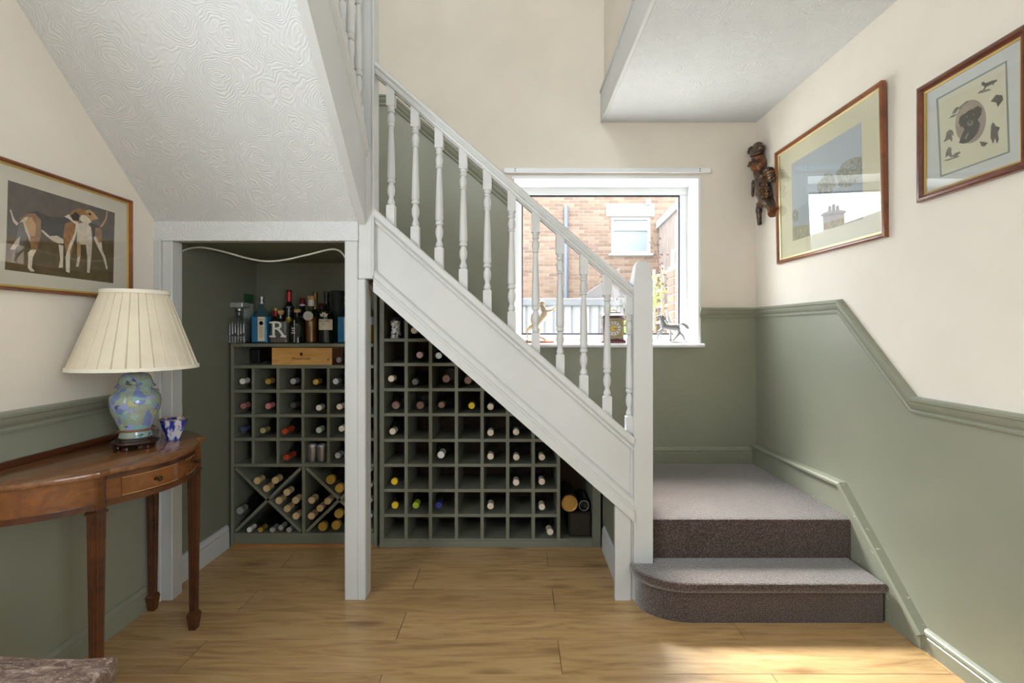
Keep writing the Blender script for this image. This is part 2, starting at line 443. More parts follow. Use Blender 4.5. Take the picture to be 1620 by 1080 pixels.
# ------------------------------------------------------------------ dado rails and skirting
DADO = [(0, -.033), (.010, -.033), (.012, -.026), (.008, -.021), (.009, -.016), (.016, -.010), (.021, .002), (.023, .012), (.028, .016), (.029, .025), (.022, .031), (0, .033)]
bm = B(); moulding(bm, [(-.48, DZ-.003), (1.9, DZ-.003), (2.332, DH), (YB-.002, DH)], DADO, RW); struct('trim_dado_right', bm, M_greend, None, 30)
bm = B(); moulding(bm, [(WX1+.005, DH), (XR-.002, DH)], DADO, BW); struct('trim_dado_back', bm, M_greend, None, 30)
bm = B(); moulding(bm, [(XL, 2.69), (-.80, 2.69), (WX0-.004, 2.02)], DADO, BW); struct('trim_dado_stair', bm, M_greend, None, 30)
bm = B(); moulding(bm, [(.76, DZ), (2.15, DZ)], DADO, LW); struct('trim_dado_left', bm, M_greend, None, 30)
def skirt(h, t): return [(0, 0), (t, 0), (t, h*.66), (t*.86, h*.69), (t*.86, h*.76), (t*.95, h*.80), (t*.8, h*.90), (t*.4, h*.98), (0, h)]
bm = B(); moulding(bm, [(-3.0, 0), (1.86, 0)], skirt(.075, .022), RW); struct('baseboard_right', bm, M_greenw, None, 30)
bm = B(); moulding(bm, [(-3.0, 0), (2.15, 0)], skirt(.1, .018), LW); struct('baseboard_left', bm, M_greend, None, 30)
bm = B(); moulding(bm, [(2.235, 0), (2.695, 0)], skirt(.125, .018), LW); struct('baseboard_alcove_left', bm, M_white, None, 30)
bm = B(); moulding(bm, [(2.20, 0), (2.66, 0)], skirt(.135, .014), lambda u, v, o: Vector((.488-o, u, v))); struct('baseboard_alcove_right', bm, M_whitew, None, 30)
bm = B(); moulding(bm, [(.62, .345), (XR-.03, .345)], skirt(.105, .022), BW); struct('baseboard_landing', bm, M_greenw, None, 30)

# ------------------------------------------------------------------ window in the back wall
win = casement('window_1', WX0+.001, WX1-.001, 3.35, 3.41, WZ0+.016, WZ1-.001, .052)
bm = B()
for a in ((WX0+.053, WX1-.053, 1.173, 1.183), (WX0+.053, WX1-.053, 2.124, 2.134), (WX0+.053, WX0+.061, 1.183, 2.124), (WX1-.061, WX1-.053, 1.183, 2.124)):
    bx(bm, a[0], a[1], 3.356, 3.372, a[2], a[3])
obj('gasket', bm, plain('black_window_gasket', srgb(40, 42, 60), .5), win)
bm = B(); bx(bm, WX0+.055, WX1-.055, 3.376, 3.382, 1.176, 2.13); obj('pane', bm, M_pane, win)
bm = B()   # white lining of the reveal
bx(bm, WX1-.004, WX1-.0002, YB-.002, 3.352, WZ0+.015, WZ1-.004); bx(bm, WX0+.0002, WX0+.003, YB-.002, 3.352, WZ0+.015, WZ1-.004); bx(bm, WX0+.0002, WX1-.0002, YB-.002, 3.352, WZ1-.004, WZ1-.0002)
bx(bm, WX1-.004, WX1+.012, YB-.006, YB-.002, WZ0+.015, WZ1-.004); bx(bm, WX0-.012, WX1+.012, YB-.006, YB-.002, WZ1-.004, WZ1+.012)
obj('reveal', bm, M_upvc, win)
bm = B(); bx(bm, WX0-.03, 1.217, 3.105, 3.36, 1.092, 1.119, .008); obj('window_sill', bm, M_upvc, win, 30)
bm = B(); bx(bm, WX0+.02, WX1-.03, 3.335, 3.352, 1.121, 1.135, .003); obj('bead', bm, M_upvc, win)
t = thing('blind_rail', (.6, YB, 2.233), 'white empty blind rail fixed on the wall above the window', 'blind rail')
bm = B(); bx(bm, -.075, 1.262, YB-.022, YB-.001, 2.216, 2.25, .004); obj('rail', bm, M_upvc, t)
for x in (-.05+.05, 1.19):
    for z in (2.226, 2.24):
        bm = B(); lathe(bm, [(-.024, .0035), (-.02, .0035)], (x, YB, z), 'y', 8); obj('screw', bm, M_dark, t)

# ------------------------------------------------------------------ staircase
st = thing('staircase', (.57, 2.2, 0), 'white staircase with turned balusters rising left past the window', 'staircase')
zs = lambda x: 1.769-.8825*(x+.657)      # top of the string
zh = lambda x: 2.43-.872*(x+.65)         # top of the handrail
SY = 2.172
# first curved step
def bull(front, left, right, back, rx, ry):
    p = [(right, front), (right, back), (.6145, back), (.6145, 2.1635), (left, 2.1635)]
    for k in range(13):
        a = PI+PI/2*k/12
        p.append((left+rx+rx*math.cos(a), front+ry+ry*math.sin(a)))
    return p
step = None
bm = B(); prism(bm, bull(2.0, .532, 1.512, 2.214, .20, .15), 'z', 0, .140)
s1 = obj('first_step', bm, M_carpet, st, 40); s1['label'] = 'curved first step in brown carpet'
bm = B(); prism(bm, bull(1.972, .508, 1.514, 2.214, .21, .165), 'z', .132, .1725, bev=.016, seg=4); obj('tread', bm, M_carpet, s1, 40)
# landing
bm = B(); prism(bm, [(2.214, 0), (YB-.001, 0), (YB-.001, .345), (2.24, .345), (2.222, .338), (2.214, .322)], 'x', .614, 1.527)
ld = obj('landing', bm, M_carpet, st, 40); ld['label'] = 'square carpeted landing'
# wall string on the right, raked down to the floor
rk = [(1.835, .0), (1.835, .055), (2.297, .478), (YB-.001, .462), (YB-.001, 0)]
bm = B(); prism(bm, rk, 'x', XR-.032, XR-.001); ws = obj('wall_string', bm, M_greenw, st)
bm = B(); moulding(bm, [(1.835, .052), (2.297, .475), (YB-.002, .459)], [(0, -.012), (.040, -.012), (.044, -.006), (.044, .004), (.036, .010), (0, .012)], RW)
obj('string_capping', bm, M_greenw, ws, 30)
# steps of the flight behind the balustrade
NR, RI, GO, X1 = 8, .1694, .194, .612
for k in range(NR):
    xa, xb = X1-k*GO, X1-(k+1)*GO
    z = .345+RI*(k+1)
    if k == NR-1: break
    xs = xa if k else .612
    bm = B(); prism(bm, [(xs, max(sl(xs), .346)), (xs, z-.02), (xs+.012, z-.012), (xs+.010, z-.002), (xs-.004, z), (xb, z), (xb, sl(xb))], 'y', 2.213, YB-.001)
    obj('step', bm, M_carpet, st, 40)
bm = B(); slope_bar(bm, [(2.214, -.016), (2.214, -.001), (3.009, -.001), (3.009, -.016)], -.757, .486, sl); obj('soffit', bm, M_rack, st)
bm = B(); bx(bm, XL+.001, -.746, 2.213, YB-.001, 1.636, 1.70); obj('upper_landing', bm, M_carpet, st)
# outer string with its mouldings
bm = B()
SB = -.362
slope_bar(bm, [(SY+.010, SB), (SY+.010, -.012), (SY+.038, -.012), (SY+.038, SB)], -.628, .5275, zs)
string = obj('outer_string', bm, M_white, st)
bm = B()
slope_bar(bm, [(SY-.012, -.038), (SY-.018, -.030), (SY-.018, -.004), (SY-.012, .004), (SY+.052, .004), (SY+.058, -.004), (SY+.058, -.02), (SY+.038, -.022), (SY+.038, -.012), (SY+.01, -.012), (SY+.01, -.038)], -.628, .5275, zs)
obj('base_rail', bm, M_white, string, 30)
bm = B()
slope_bar(bm, [(SY+.010, -.062), (SY-.004, -.060), (SY-.004, -.050), (SY-.002, -.044), (SY-.010, -.038), (SY+.010, -.038)], -.628, .5275, zs)
obj('bead', bm, M_white, string, 30)
bm = B()
slope_bar(bm, [(SY+.010, SB-.008), (SY-.020, SB-.008), (SY-.020, SB+.034), (SY-.015, SB+.042), (SY-.015, SB+.05), (SY-.008, SB+.058), (SY-.008, SB+.082), (SY-.001, SB+.09), (SY+.010, SB+.096)], -.628, .5275, zs)
obj('apron_moulding', bm, M_white, string, 30)
# newel and its foot
nw = [(.528, YF), (.6125, YF), (.6125, 2.248), (.528, 2.248)]
bm = B()
def sq(x0, x1, y0, y1, z): return [Vector((x0, y0, z)), Vector((x1, y0, z)), Vector((x1, y1, z)), Vector((x0, y1, z))]
rings(bm, [sq(.528, .6125, YF, 2.248, 0), sq(.528, .6125, YF, 2.248, 1.42), sq(.541, .600, YF+.013, 2.235, 1.495), sq(.552, .589, YF+.024, 2.224, 1.513)])
obj('newel_post', bm, M_white, st)
bm = B(); prism(bm, [(.445, 0), (.514, 0), (.514, zs(.514)+SB-.012), (.445, zs(.445)+SB-.012)], 'y', YF+.003, 2.19); obj('newel_foot', bm, M_whitew, st)
bm = B(); bx(bm, .514, .5275, YF+.012, 2.2, 0, .70); obj('string_packer', bm, M_white, st)
# corner newel at the turn
bm = B(); bx(bm, -.699, -.628, 2.166, 2.246, 1.431, 3.65, .004); obj('corner_newel', bm, M_white, st)
bm = B(); bx(bm, -.638, -.6265, 2.158, 2.176, 1.44, 3.5, .003); obj('newel_bead', bm, M_white, st)
# handrail
HR = [(2.176, -.058), (2.172, -.046), (2.180, -.036), (2.171, -.022), (2.174, -.008), (2.186, 0), (2.214, 0), (2.226, -.008), (2.229, -.022), (2.220, -.036), (2.228, -.046), (2.224, -.058)]
bm = B(); slope_bar(bm, HR, -.630, .530, zh); obj('handrail', bm, M_white, st, 35)
bm = B(); slope_bar(bm, [(2.186, -.066), (2.186, -.056), (2.214, -.056), (2.214, -.066)], -.628, .528, zh); obj('handrail_fillet', bm, M_white, st)
def baluster(bm, x, y, z0, z1, s0, s1, slope_axis='x'):
    """square blocks with a turned middle; ends cut to the slopes s0 and s1"""
    h = .0185; H = z1-z0
    def end(zf, d):
        r = []
        for a, b in ((-h, -h), (h, -h), (h, h), (-h, h)):
            q = a if slope_axis == 'x' else b
            r.append(Vector((x+a, y+b, zf+d*q)))
        return r
    rings(bm, [end(z0, s0), end(z0+.085, 0)])
    rings(bm, [end(z1-.082, 0), end(z1, s1)])
    L0, L1 = z0+.085, z1-.082; L = L1-L0
    P = [(0, .0175), (.012, .013), (.02, .0155), (.035, .0165), (.055, .0135), (.075, .0105), (.09, .011), (.12, .016), (.155, .0178), (.185, .0165), (.215, .012), (.228, .0105),
         (.236, .0165), (.25, .018), (.262, .0165), (.27, .0135), (.283, .0175), (.295, .0182), (.31, .018), (.6, .0145), (.80, .0105), (.806, .0145), (.815, .0155), (.825, .0125), (.838, .0150), (.87, .0172), (.9, .0165), (.925, .0125), (.935, .0105),
         (.942, .0155), (.957, .0165), (.968, .0135), (.976, .0145), (.99, .0165), (1, .0175)]
    lathe(bm, [(p*L, r) for p, r in P], (x, y, L0), 'z', 12, 0, False)
    return bm
for px in (619, 657.3, 695, 733, 771, 809.5, 847.5, 886, 923.5, 960.5, 996):
    x = (px-CX)/350.
    bm = B(); baluster(bm, x, 2.2, zs(x)-.004, zh(x)-.058, -.8825, -.872)
    obj('baluster', bm, M_white, st, 35)
# ---- upper flight rising towards the camera
uf = st
US = lambda y: sof(y)+.345
bm = B()
slope_bar(bm, [(-.697, -.355), (-.697, -.012), (-.664, -.012), (-.664, -.355)], 2.165, 1.23, US, 'y'); us = obj('upper_string', bm, M_white, uf)
bm = B(); slope_bar(bm, [(-.705, -.012), (-.705, .004), (-.648, .004), (-.646, -.004), (-.648, -.03), (-.656, -.036), (-.656, -.052), (-.664, -.056), (-.664, -.012)], 2.165, 1.23, US, 'y'); obj('base_rail', bm, M_white, us, 30)
for k in range(6):
    ya, yb = 2.20-.18*k, 2.20-.18*(k+1); z = 1.70+.17*(k+1)
    bm = B(); prism(bm, [(ya, sof(ya)+.03), (ya, z), (yb, z), (yb, sof(yb)+.03)], 'x', XL+.001, -.698); obj('step', bm, M_carpet, uf)
for k in range(8):
    y = 2.098-.1*k
    bm = B(); baluster(bm, -.676, y, US(y)-.002, US(y)+.70, -.953, -.953, 'y'); obj('baluster', bm, M_white, uf, 35)
bm = B(); slope_bar(bm, [(-.704, .70), (-.708, .735), (-.69, .755), (-.662, .755), (-.644, .735), (-.648, .70)], 2.165, 1.23, US, 'y'); obj('handrail', bm, M_white, uf, 35)
# ------------------------------------------------------------------ wine racks
RY0, RY1 = 2.70, 2.985
PXM = F/RY0
M_ply = wood('brown_plywood_back', srgb(58, 44, 36), srgb(84, 66, 54), (3, 3, 16), .7)
HT = .009
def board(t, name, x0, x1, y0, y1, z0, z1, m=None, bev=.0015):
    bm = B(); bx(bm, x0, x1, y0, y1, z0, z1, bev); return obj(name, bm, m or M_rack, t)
LX = [-1.4558, -1.318, -1.1795, -1.038, -.901]
LZ = [1.120, 1.000, .8645, .7284, .597, .453]
lr = thing('wine_rack', (-1.17, 2.84, 0), 'sage green wine rack with diamond bins standing in the left alcove', 'wine rack')
for x0, x1 in ((-1.58, -1.562), (-.785, -.767)):
    board(lr, 'side_panel', x0, x1, RY0, RY1, 0, 1.129 if x0 < -1 else 1.55)
for i, z in enumerate(LZ): board(lr, 'shelf', -1.562, -.785, RY0+.001 if i else RY0-.012, RY1, z-HT, z+HT)
board(lr, 'bottom_shelf', -1.562, -.785, RY0+.001, RY1, .060, .078)
board(lr, 'plinth', -1.562, -.785, RY0+.004, RY0+.022, .0, .060)
board(lr, 'floor_batten', -1.562, -.785, RY0-.008, RY0+.004, .0, .018, wood('bare_pine_batten', srgb(150, 100, 55), srgb(186, 134, 80), (2, 20, 20), .6))
for x in LX:
    for a, b in zip(LZ[1:-1], LZ[2:]): board(lr, 'divider', x-HT*.9, x+HT*.9, RY0+.003, RY1, b+HT, a-HT)
xm = LX[2]+.004
board(lr, 'divider', xm-HT, xm+HT, RY0+.003, RY1, .078, .453-HT)
for x0, x1 in ((-1.562, xm-HT), (xm+HT, -.785)):
    z0, z1 = .078, .453-HT
    dx, dz = x1-x0, z1-z0; L = math.hypot(dx, dz); ux, uz = dx/L, dz/L; q = .008
    for s in (1, -1):
        A, Bp = ((x0+q, z0+q), (x1-q, z1-q)) if s > 0 else ((x0+q, z1-q), (x1-q, z0+q))
        nx, nz = -uz*s, ux
        bm = B(); prism(bm, [(A[0]-nx*q, A[1]-nz*q), (Bp[0]-nx*q, Bp[1]-nz*q), (Bp[0]+nx*q, Bp[1]+nz*q), (A[0]+nx*q, A[1]+nz*q)], 'y', RY0+.004, RY1)
        obj('diagonal_board', bm, M_rack, lr)
board(lr, 'back_panel', -1.58, -.767, RY1, 2.992, 0, 1.10, M_ply)

RX = [-.605, -.470, -.326, -.1834, -.042, .1006, .2405]
RZ = [1.148, 1.0124, .8725, .734, .591, .453, .313, .174, .037]
rr = thing('wine_rack', (-.2, 2.84, 0), 'sage green square-celled wine rack cut to the slope under the stairs', 'wine rack')
tops = lambda x: sl(x)-.03
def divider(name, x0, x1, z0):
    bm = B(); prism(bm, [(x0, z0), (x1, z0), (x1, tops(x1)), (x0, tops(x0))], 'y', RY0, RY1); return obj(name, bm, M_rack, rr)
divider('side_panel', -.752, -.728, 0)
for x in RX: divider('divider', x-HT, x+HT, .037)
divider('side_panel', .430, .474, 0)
for i, z in enumerate(RZ):
    xe = min(.2405, (.834-.03-z-.02)/.872) if i < 8 else .43
    board(rr, 'shelf', -.728, xe, RY0+.002, RY1, z-HT, z+HT)
board(rr, 'plinth', -.728, .430, RY0-.004, RY0+.012, 0, .036)
bm = B(); prism(bm, [(-.752, 0), (.474, 0), (.474, tops(.474)), (-.752, tops(-.752))], 'y', RY1, 2.992); obj('back_panel', bm, M_ply, rr)

# ------------------------------------------------------------------ bottles
def metal(name, c, r=.35, m=.6): return plain(name, srgb(*c), r, m, .05)
CAPS = {'cream': plain('cream_capsule', srgb(226, 212, 192), .5), 'white': plain('white_capsule', srgb(232, 228, 226), .4), 'gold': metal('gold_capsule', (206, 170, 84)),
        'silver': metal('silver_capsule', (190, 192, 196)), 'yellow': plain('yellow_capsule', srgb(232, 196, 40), .4), 'lime green': plain('lime_capsule', srgb(170, 196, 50), .4),
        'blue': plain('blue_capsule', srgb(44, 62, 140), .4), 'pale pink': plain('pale_pink_capsule', srgb(216, 180, 186), .4), 'dusky pink': plain('dusky_pink_capsule', srgb(172, 112, 112), .4),
        'rose': plain('rose_capsule', srgb(214, 130, 134), .4), 'grey': metal('grey_capsule', (110, 106, 108)), 'brown': plain('brown_capsule', srgb(128, 96, 84), .45), 'red': metal('red_capsule', (190, 74, 46), .35, .3),
        'pale green': plain('pale_green_capsule', srgb(190, 206, 184), .4), 'steel blue': metal('steel_blue_capsule', (88, 108, 148)), 'cork': plain('tan_capsule', srgb(204, 176, 132), .6), 'pale gold': metal('pale_gold_capsule', (214, 200, 150))}
M_gblack = plain('black_green_bottle_glass', srgb(20, 26, 20), .08, 0, .1)
M_gbrown = plain('dark_brown_bottle_glass', srgb(38, 26, 18), .08, 0, .1)
M_gclear = glassy('clear_bottle_glass', (.72, .76, .74), 1.5)
GL = {'dark': M_gblack, 'brown': M_gbrown, 'clear': M_gclear}
MC = {}
def share(key, fn):
    if key not in MC: MC[key] = fn()
    return MC[key]
def mesh_of(bm, m, smooth=40):
    me = bpy.data.meshes.new('bottle_part'); bmesh.ops.recalc_face_normals(bm, faces=bm.faces); bm.to_mesh(me); bm.free(); me.materials.append(m)
    me.polygons.foreach_set('use_smooth', [True]*len(me.polygons)); me.set_sharp_from_angle(angle=math.radians(smooth)); return me
ORD = ['first', 'second', 'third', 'fourth', 'fifth', 'sixth', 'seventh', 'eighth', 'ninth']
def lying(x, z, cap, glass='dark', label='', group='', r=.036, cr=.0165, y=2.688, L=.285, caplen=.055, tilt=0.0, yaw=0.0):
    """wine bottle on its side, neck towards the room; origin under the body"""
    t = thing('wine_bottle', (x, y, z), label, 'bottle', group)
    t.rotation_euler = (tilt, 0, yaw)
    def mk_cap():
        bm = B(); lathe(bm, [(0, cr*.55), (.0005, cr*.62), (0, cr*.66), (0, cr*.93), (.002, cr), (.008, cr), (.0095, cr*.94), (caplen, cr*.93)], (0, 0, 0), 'y', 18); return mesh_of(bm, CAPS[cap])
    def mk_gl():
        bm = B(); lathe(bm, [(caplen-.002, cr*.88), (.085, cr*.9), (.10, cr*1.0), (.115, cr*1.35), (.13, r*.84), (.142, r*.96), (.155, r), (L-.008, r), (L, r*.9)], (0, 0, 0), 'y', 18); return mesh_of(bm, GL[glass])
    for nm, me in (('bottle_body', share(('g', r, cr, L, glass, caplen), mk_gl)), ('capsule', share(('c', cr, caplen, cap), mk_cap))):
        o = bpy.data.objects.new(nm, me); COL.objects.link(o); o.parent = t
    return t
def at(px, py, Y): return (px-CX)/F*Y, EYE-(py-CY)/F*Y
YT = 2.688
def row_bottle(zx, zy, zoom, ox, oy, cap, glass, label, group, shelf=None, **kw):
    px, py = ox+zx/zoom, oy+zy/zoom
    r = kw.get('r', .036); y = kw.get('y', YT)
    x, z = at(px, py, y)
    if shelf is not None: z = max(shelf+HT+r+.001, z-.0) if z < shelf+.075 else shelf+HT+r+.001
    if shelf is not None:
        ds = ([-1.571]+LX+[-.776]) if group.endswith('left wine rack') else ([-.74]+RX+[.44])
        i = max(k for k in range(len(ds)-1) if ds[k] <= x)
        lo, hi = ds[i]+.011+r, ds[i+1]-.011-r
        x = min(max(x, lo), hi)
    lying(x, z, cap, glass, label, group, **{**kw, 'y': y})
kind = {'dark': 'dark', 'clear': 'clear glass', 'brown': 'brown'}
# left rack rows (coordinates read off an enlargement of the photograph)
LROW = [(2, [(137, 200, 'white'), (283, 200, 'gold'), (405, 200, 'silver'), (507, 203, 'gold'), (597, 200, 'silver')]),
        (3, [(152, 325, 'dusky pink'), (281, 325, 'rose'), (402, 320, 'grey'), (525, 333, 'white'), (625, 328, 'cream')]),
        (4, [(158, 440, 'steel blue'), (240, 447, 'pale gold'), (350, 452, 'red'), (522, 445, 'pale green'), (635, 438, 'cream')]),
        (5, [(358, 583, 'red'), (617, 572, 'silver')])]
for ri, row in LROW:
    for zx, zy, cap in row:
        col = sum(1 for x in LX if x < at(340+zx/3.175, 0, YT)[0])
        kw = {}
        if cap == 'red': kw = dict(y=2.635, caplen=.095)
        row_bottle(zx, zy, 3.175, 340, 540, cap, 'dark', f'{cap} capped wine bottle, {ORD[ri-2]} row and {ORD[col]} cell of the left rack', 'bottles lying in the left wine rack', LZ[ri], **kw)
# diamond bins
BIN = [('upper bin of the left diamond', [(211, 700, 'cork', 'clear'), (258, 738, 'cork', 'clear'), (302, 698, 'cork', 'clear')]),
       ('left bin of the left diamond', [(110, 850, 'silver', 'dark')]),
       ('right bin of the left diamond', [(361, 758, 'cork', 'clear'), (320, 800, 'cork', 'clear'), (404, 798, 'cork', 'clear'), (362, 840, 'cork', 'clear'), (406, 877, 'cork', 'clear')]),
       ('lower bin of the left diamond', [(172, 942, 'white', 'clear'), (228, 935, 'gold', 'dark'), (288, 940, 'silver', 'dark'), (330, 927, 'silver', 'dark'), (371, 936, 'silver', 'dark')]),
       ('upper bin of the right diamond', [(580, 695, 'gold', 'brown'), (625, 737, 'gold', 'brown')]),
       ('left bin of the right diamond', [(485, 798, 'cork', 'clear'), (566, 802, 'cork', 'clear'), (527, 838, 'cork', 'clear'), (484, 877, 'cork', 'clear')]),
       ('lower bin of the right diamond', [(621, 866, 'gold', 'brown'), (540, 930, 'gold', 'brown'), (607, 923, 'gold', 'brown')]),
       ('right bin beyond the white post', [(793, 722, 'silver', 'dark'), (793, 797, 'silver', 'dark'), (793, 875, 'silver', 'dark')])]
PLACE = {1: [''], 2: ['upper one', 'lower one'], 3: ['leftmost', 'middle one', 'rightmost'], 4: ['upper left one', 'upper right one', 'middle one', 'lowest'], 5: ['topmost', 'left one', 'right one', 'lower middle one', 'lowest']}
for name, items in BIN:
    for i, (zx, zy, cap, gl) in enumerate(items):
        which = PLACE[len(items)][i]
        if name.startswith('lower bin of the left'): which = ['leftmost', 'second', 'middle one', 'fourth', 'rightmost'][i]
        if name.startswith('right bin beyond'): which = ['top one', 'middle one', 'bottom one'][i]
        if len(items) == 3 and name.startswith('upper bin of the left'): which = ['left one', 'lowest', 'right one'][i]
        if name.startswith('lower bin of the right'): which = ['upper one', 'lower left one', 'lower right one'][i]
        kw = dict(r=.0275, cr=.0195)
        if cap == 'gold' and gl == 'brown': kw = dict(r=.031, cr=.025, caplen=.03)
        if cap in ('silver', 'white') or (cap == 'gold' and gl == 'dark'): kw = dict(r=.0205 if len(items) > 2 else .036, cr=.0145 if len(items) > 2 else .0195)
        if zx == 793: kw = dict(r=.0145, cr=.0125)
        y = 2.69
        x, z = at(340+zx/3.175, 540+zy/3.175, y)
        if zx == 793: x = -.8005
        if zx == 110: x = -1.523
        if len(items) == 5 and 'lower' in name: z = .079+kw['r']+(.012 if i == 3 else 0.0)
        lying(x, z, cap, gl, f'{"tan" if cap == "cork" else cap} topped bottle, {which+" in " if which else "alone in "}{name}', 'bottles in the diamond bins', y=y, L=.27, **kw)
# two cans in the fourth row
for i, zx in enumerate((487, 534)):
    x = at(340+zx/3.175, 0, 2.745)[0]+.004
    t = thing('drinks_can', (x, 2.745, LZ[5]+HT), f'slim silver drinks can, {("left", "right")[i]} of the pair in the left wine rack', 'can', 'silver cans in the left rack')
    bm = B(); lathe(bm, [(0, .019), (.004, .023), (.008, .0255), (.088, .0255)], (x, 2.745, LZ[5]+HT+.0005), 'z', 20); obj('can_body', bm, metal('brushed_can_aluminium', (176, 178, 180), .3, .85), t, 40)
    bm = B(); lathe(bm, [(.088, .0255), (.094, .0225), (.098, .0225), (.0975, .020), (.094, .019)], (x, 2.745, LZ[5]+HT+.0005), 'z', 20); obj('can_lid', bm, CAPS['silver'], t, 40)
# right rack
RROW = [(0, [(208, 203, 'cream', 'dark', 0)]), (1, [(230, 298, 'pale pink', 'dark', 0), (302, 300, 'silver', 'dark', 0)]),
        (2, [(120, 390, 'cream', 'dark', 0), (213, 402, 'grey', 'dark', 0), (340, 390, 'brown', 'clear', 1), (418, 400, 'brown', 'clear', 1)]),
        (3, [(138, 495, 'brown', 'clear', 1), (232, 497, 'brown', 'clear', 1), (315, 492, 'brown', 'dark', 0), (432, 495, 'yellow', 'dark', 0), (500, 500, 'cream', 'dark', 0)]),
        (4, [(125, 595, 'cream', 'dark', 0), (493, 600, 'cream', 'clear', 0), (596, 597, 'cream', 'clear', 0)]),
        (5, [(313, 686, 'white', 'dark', 2), (492, 692, 'cream', 'clear', 0), (606, 695, 'cream', 'clear', 0), (703, 695, 'cream', 'clear', 0)]),
        (6, [(132, 790, 'yellow', 'clear', 3), (593, 793, 'cream', 'clear', 0), (695, 790, 'cream', 'clear', 0)]),
        (7, [(134, 882, 'yellow', 'clear', 3), (215, 882, 'lime green', 'dark', 0), (298, 882, 'blue', 'dark', 0), (502, 885, 'cream', 'clear', 0), (700, 888, 'cream', 'clear', 0)]),
        (8, [(748, 985, 'cream', 'clear', 0)])]
for ri, row in RROW:
    for zx, zy, cap, gl, sz in row:
        x0 = at(570+zx/2.455, 0, YT)[0]
        col = sum(1 for x in RX if x < x0+.0)
        kw = {0: dict(cr=.018), 1: dict(r=.044, cr=.021, caplen=.03), 2: dict(cr=.0195, caplen=.07, y=2.66), 3: dict(r=.044, cr=.0185, caplen=.02)}[sz]
        if ri == 8: kw['yaw'] = .09
        row_bottle(zx, zy, 2.455, 570, 440, cap, gl, f'{cap} capped {"big " if sz in (1, 3) else ""}wine bottle, {ORD[ri]} row and {ORD[col]} cell of the right rack', 'bottles lying in the right wine rack', RZ[ri], **kw)
# tin tube, bottle butt and black box at the low end of the right rack
x, z = .3045, .2345
t = thing('presentation_tube', (x, 2.72, z), 'dark round bottle tube with tan end, under the low end of the stairs', 'tube')
bm = B(); lathe(bm, [(0, .043), (0, .046), (.25, .046)], (x, 2.722, z), 'y', 24); obj('tube_body', bm, plain('dark_card', srgb(44, 38, 32), .5), t, 40)
bm = B(); lathe(bm, [(-.004, .034), (-.001, .036), (-.004, .040), (-.004, .044), (.004, .0465), (.012, .0465)], (x, 2.72, z), 'y', 24); obj('tin_lid', bm, metal('tan_tin_lid', (190, 146, 76), .4, .4), t, 40)
x, z = .386, .2195
t = thing('spirit_bottle', (x, 2.73, z), 'bottle lying base outwards on top of the black box', 'bottle')
bm = B(); lathe(bm, [(.012, .004), (.010, .016), (.0, .024), (.0, .028), (.006, .031), (.2, .031), (.23, .02), (.25, .013)], (x, 2.73, z), 'y', 24); obj('bottle_body', bm, M_gblack, t, 40)
bm = B(); lathe(bm, [(-.001, .025), (-.003, .027), (-.001, .029)], (x, 2.73, z), 'y', 24, 0, False); obj('base_rim', bm, CAPS['silver'], t, 40)
t = thing('gift_box', (.364, 2.72, .0465), 'black square bottle box lying under the low end of the stairs', 'box')
bm = B(); bx(bm, .300, .427, 2.72, 2.97, .0465, .187, .008); obj('box_body', bm, plain('black_box_card', srgb(34, 30, 28), .4), t)
bm = B(); bx(bm, .312, .415, 2.7175, 2.7205, .058, .176, .001); obj('box_end', bm, plain('black_box_end', srgb(40, 36, 33), .35), t)

# ------------------------------------------------------------------ spirits on the shelf
SZ = 1.1295
M_cork = plain('cork_stopper', srgb(190, 150, 100), .8, 0, .2, 60)
M_clear2 = glassy('clear_crystal', (.84, .86, .87), 1.5)
M_bluegl = glassy('sapphire_blue_glass', (.62, .82, .92), 1.45)
M_bluecore = plain('blue_bottle_glass', srgb(78, 138, 172), .12)
M_paper = plain('cream_paper_label', srgb(226, 218, 196), .7)
M_ink = plain('dark_ink', srgb(42, 40, 38), .7)
M_amber = plain('amber_spirit', srgb(150, 104, 30), .1)
M_yellow = plain('yellow_liqueur', srgb(200, 160, 30), .1)
def rsq(w, d, z, c, k=.25):
    """rounded-square ring of half sizes w, d"""
    p = []
    q = min(w, d)*k
    for sx, sy, a0 in ((1, 1, 0), (-1, 1, PI/2), (-1, -1, PI), (1, -1, 3*PI/2)):
        for j in range(4):
            a = a0+PI/2*j/3
            p.append(Vector((c[0]+sx*(w-q)+q*math.cos(a), c[1]+sy*(d-q)+q*math.sin(a), z)))
    return p
def sq_bottle(bm, c, prof, k=.25):
    return rings(bm, [rsq(w, d, c[2]+z, c, min(.999, kk)) for z, w, d, kk in prof])
GR = 'spirit bottles on the alcove shelf'
def sx(px, Y): return (px-CX)/F*Y
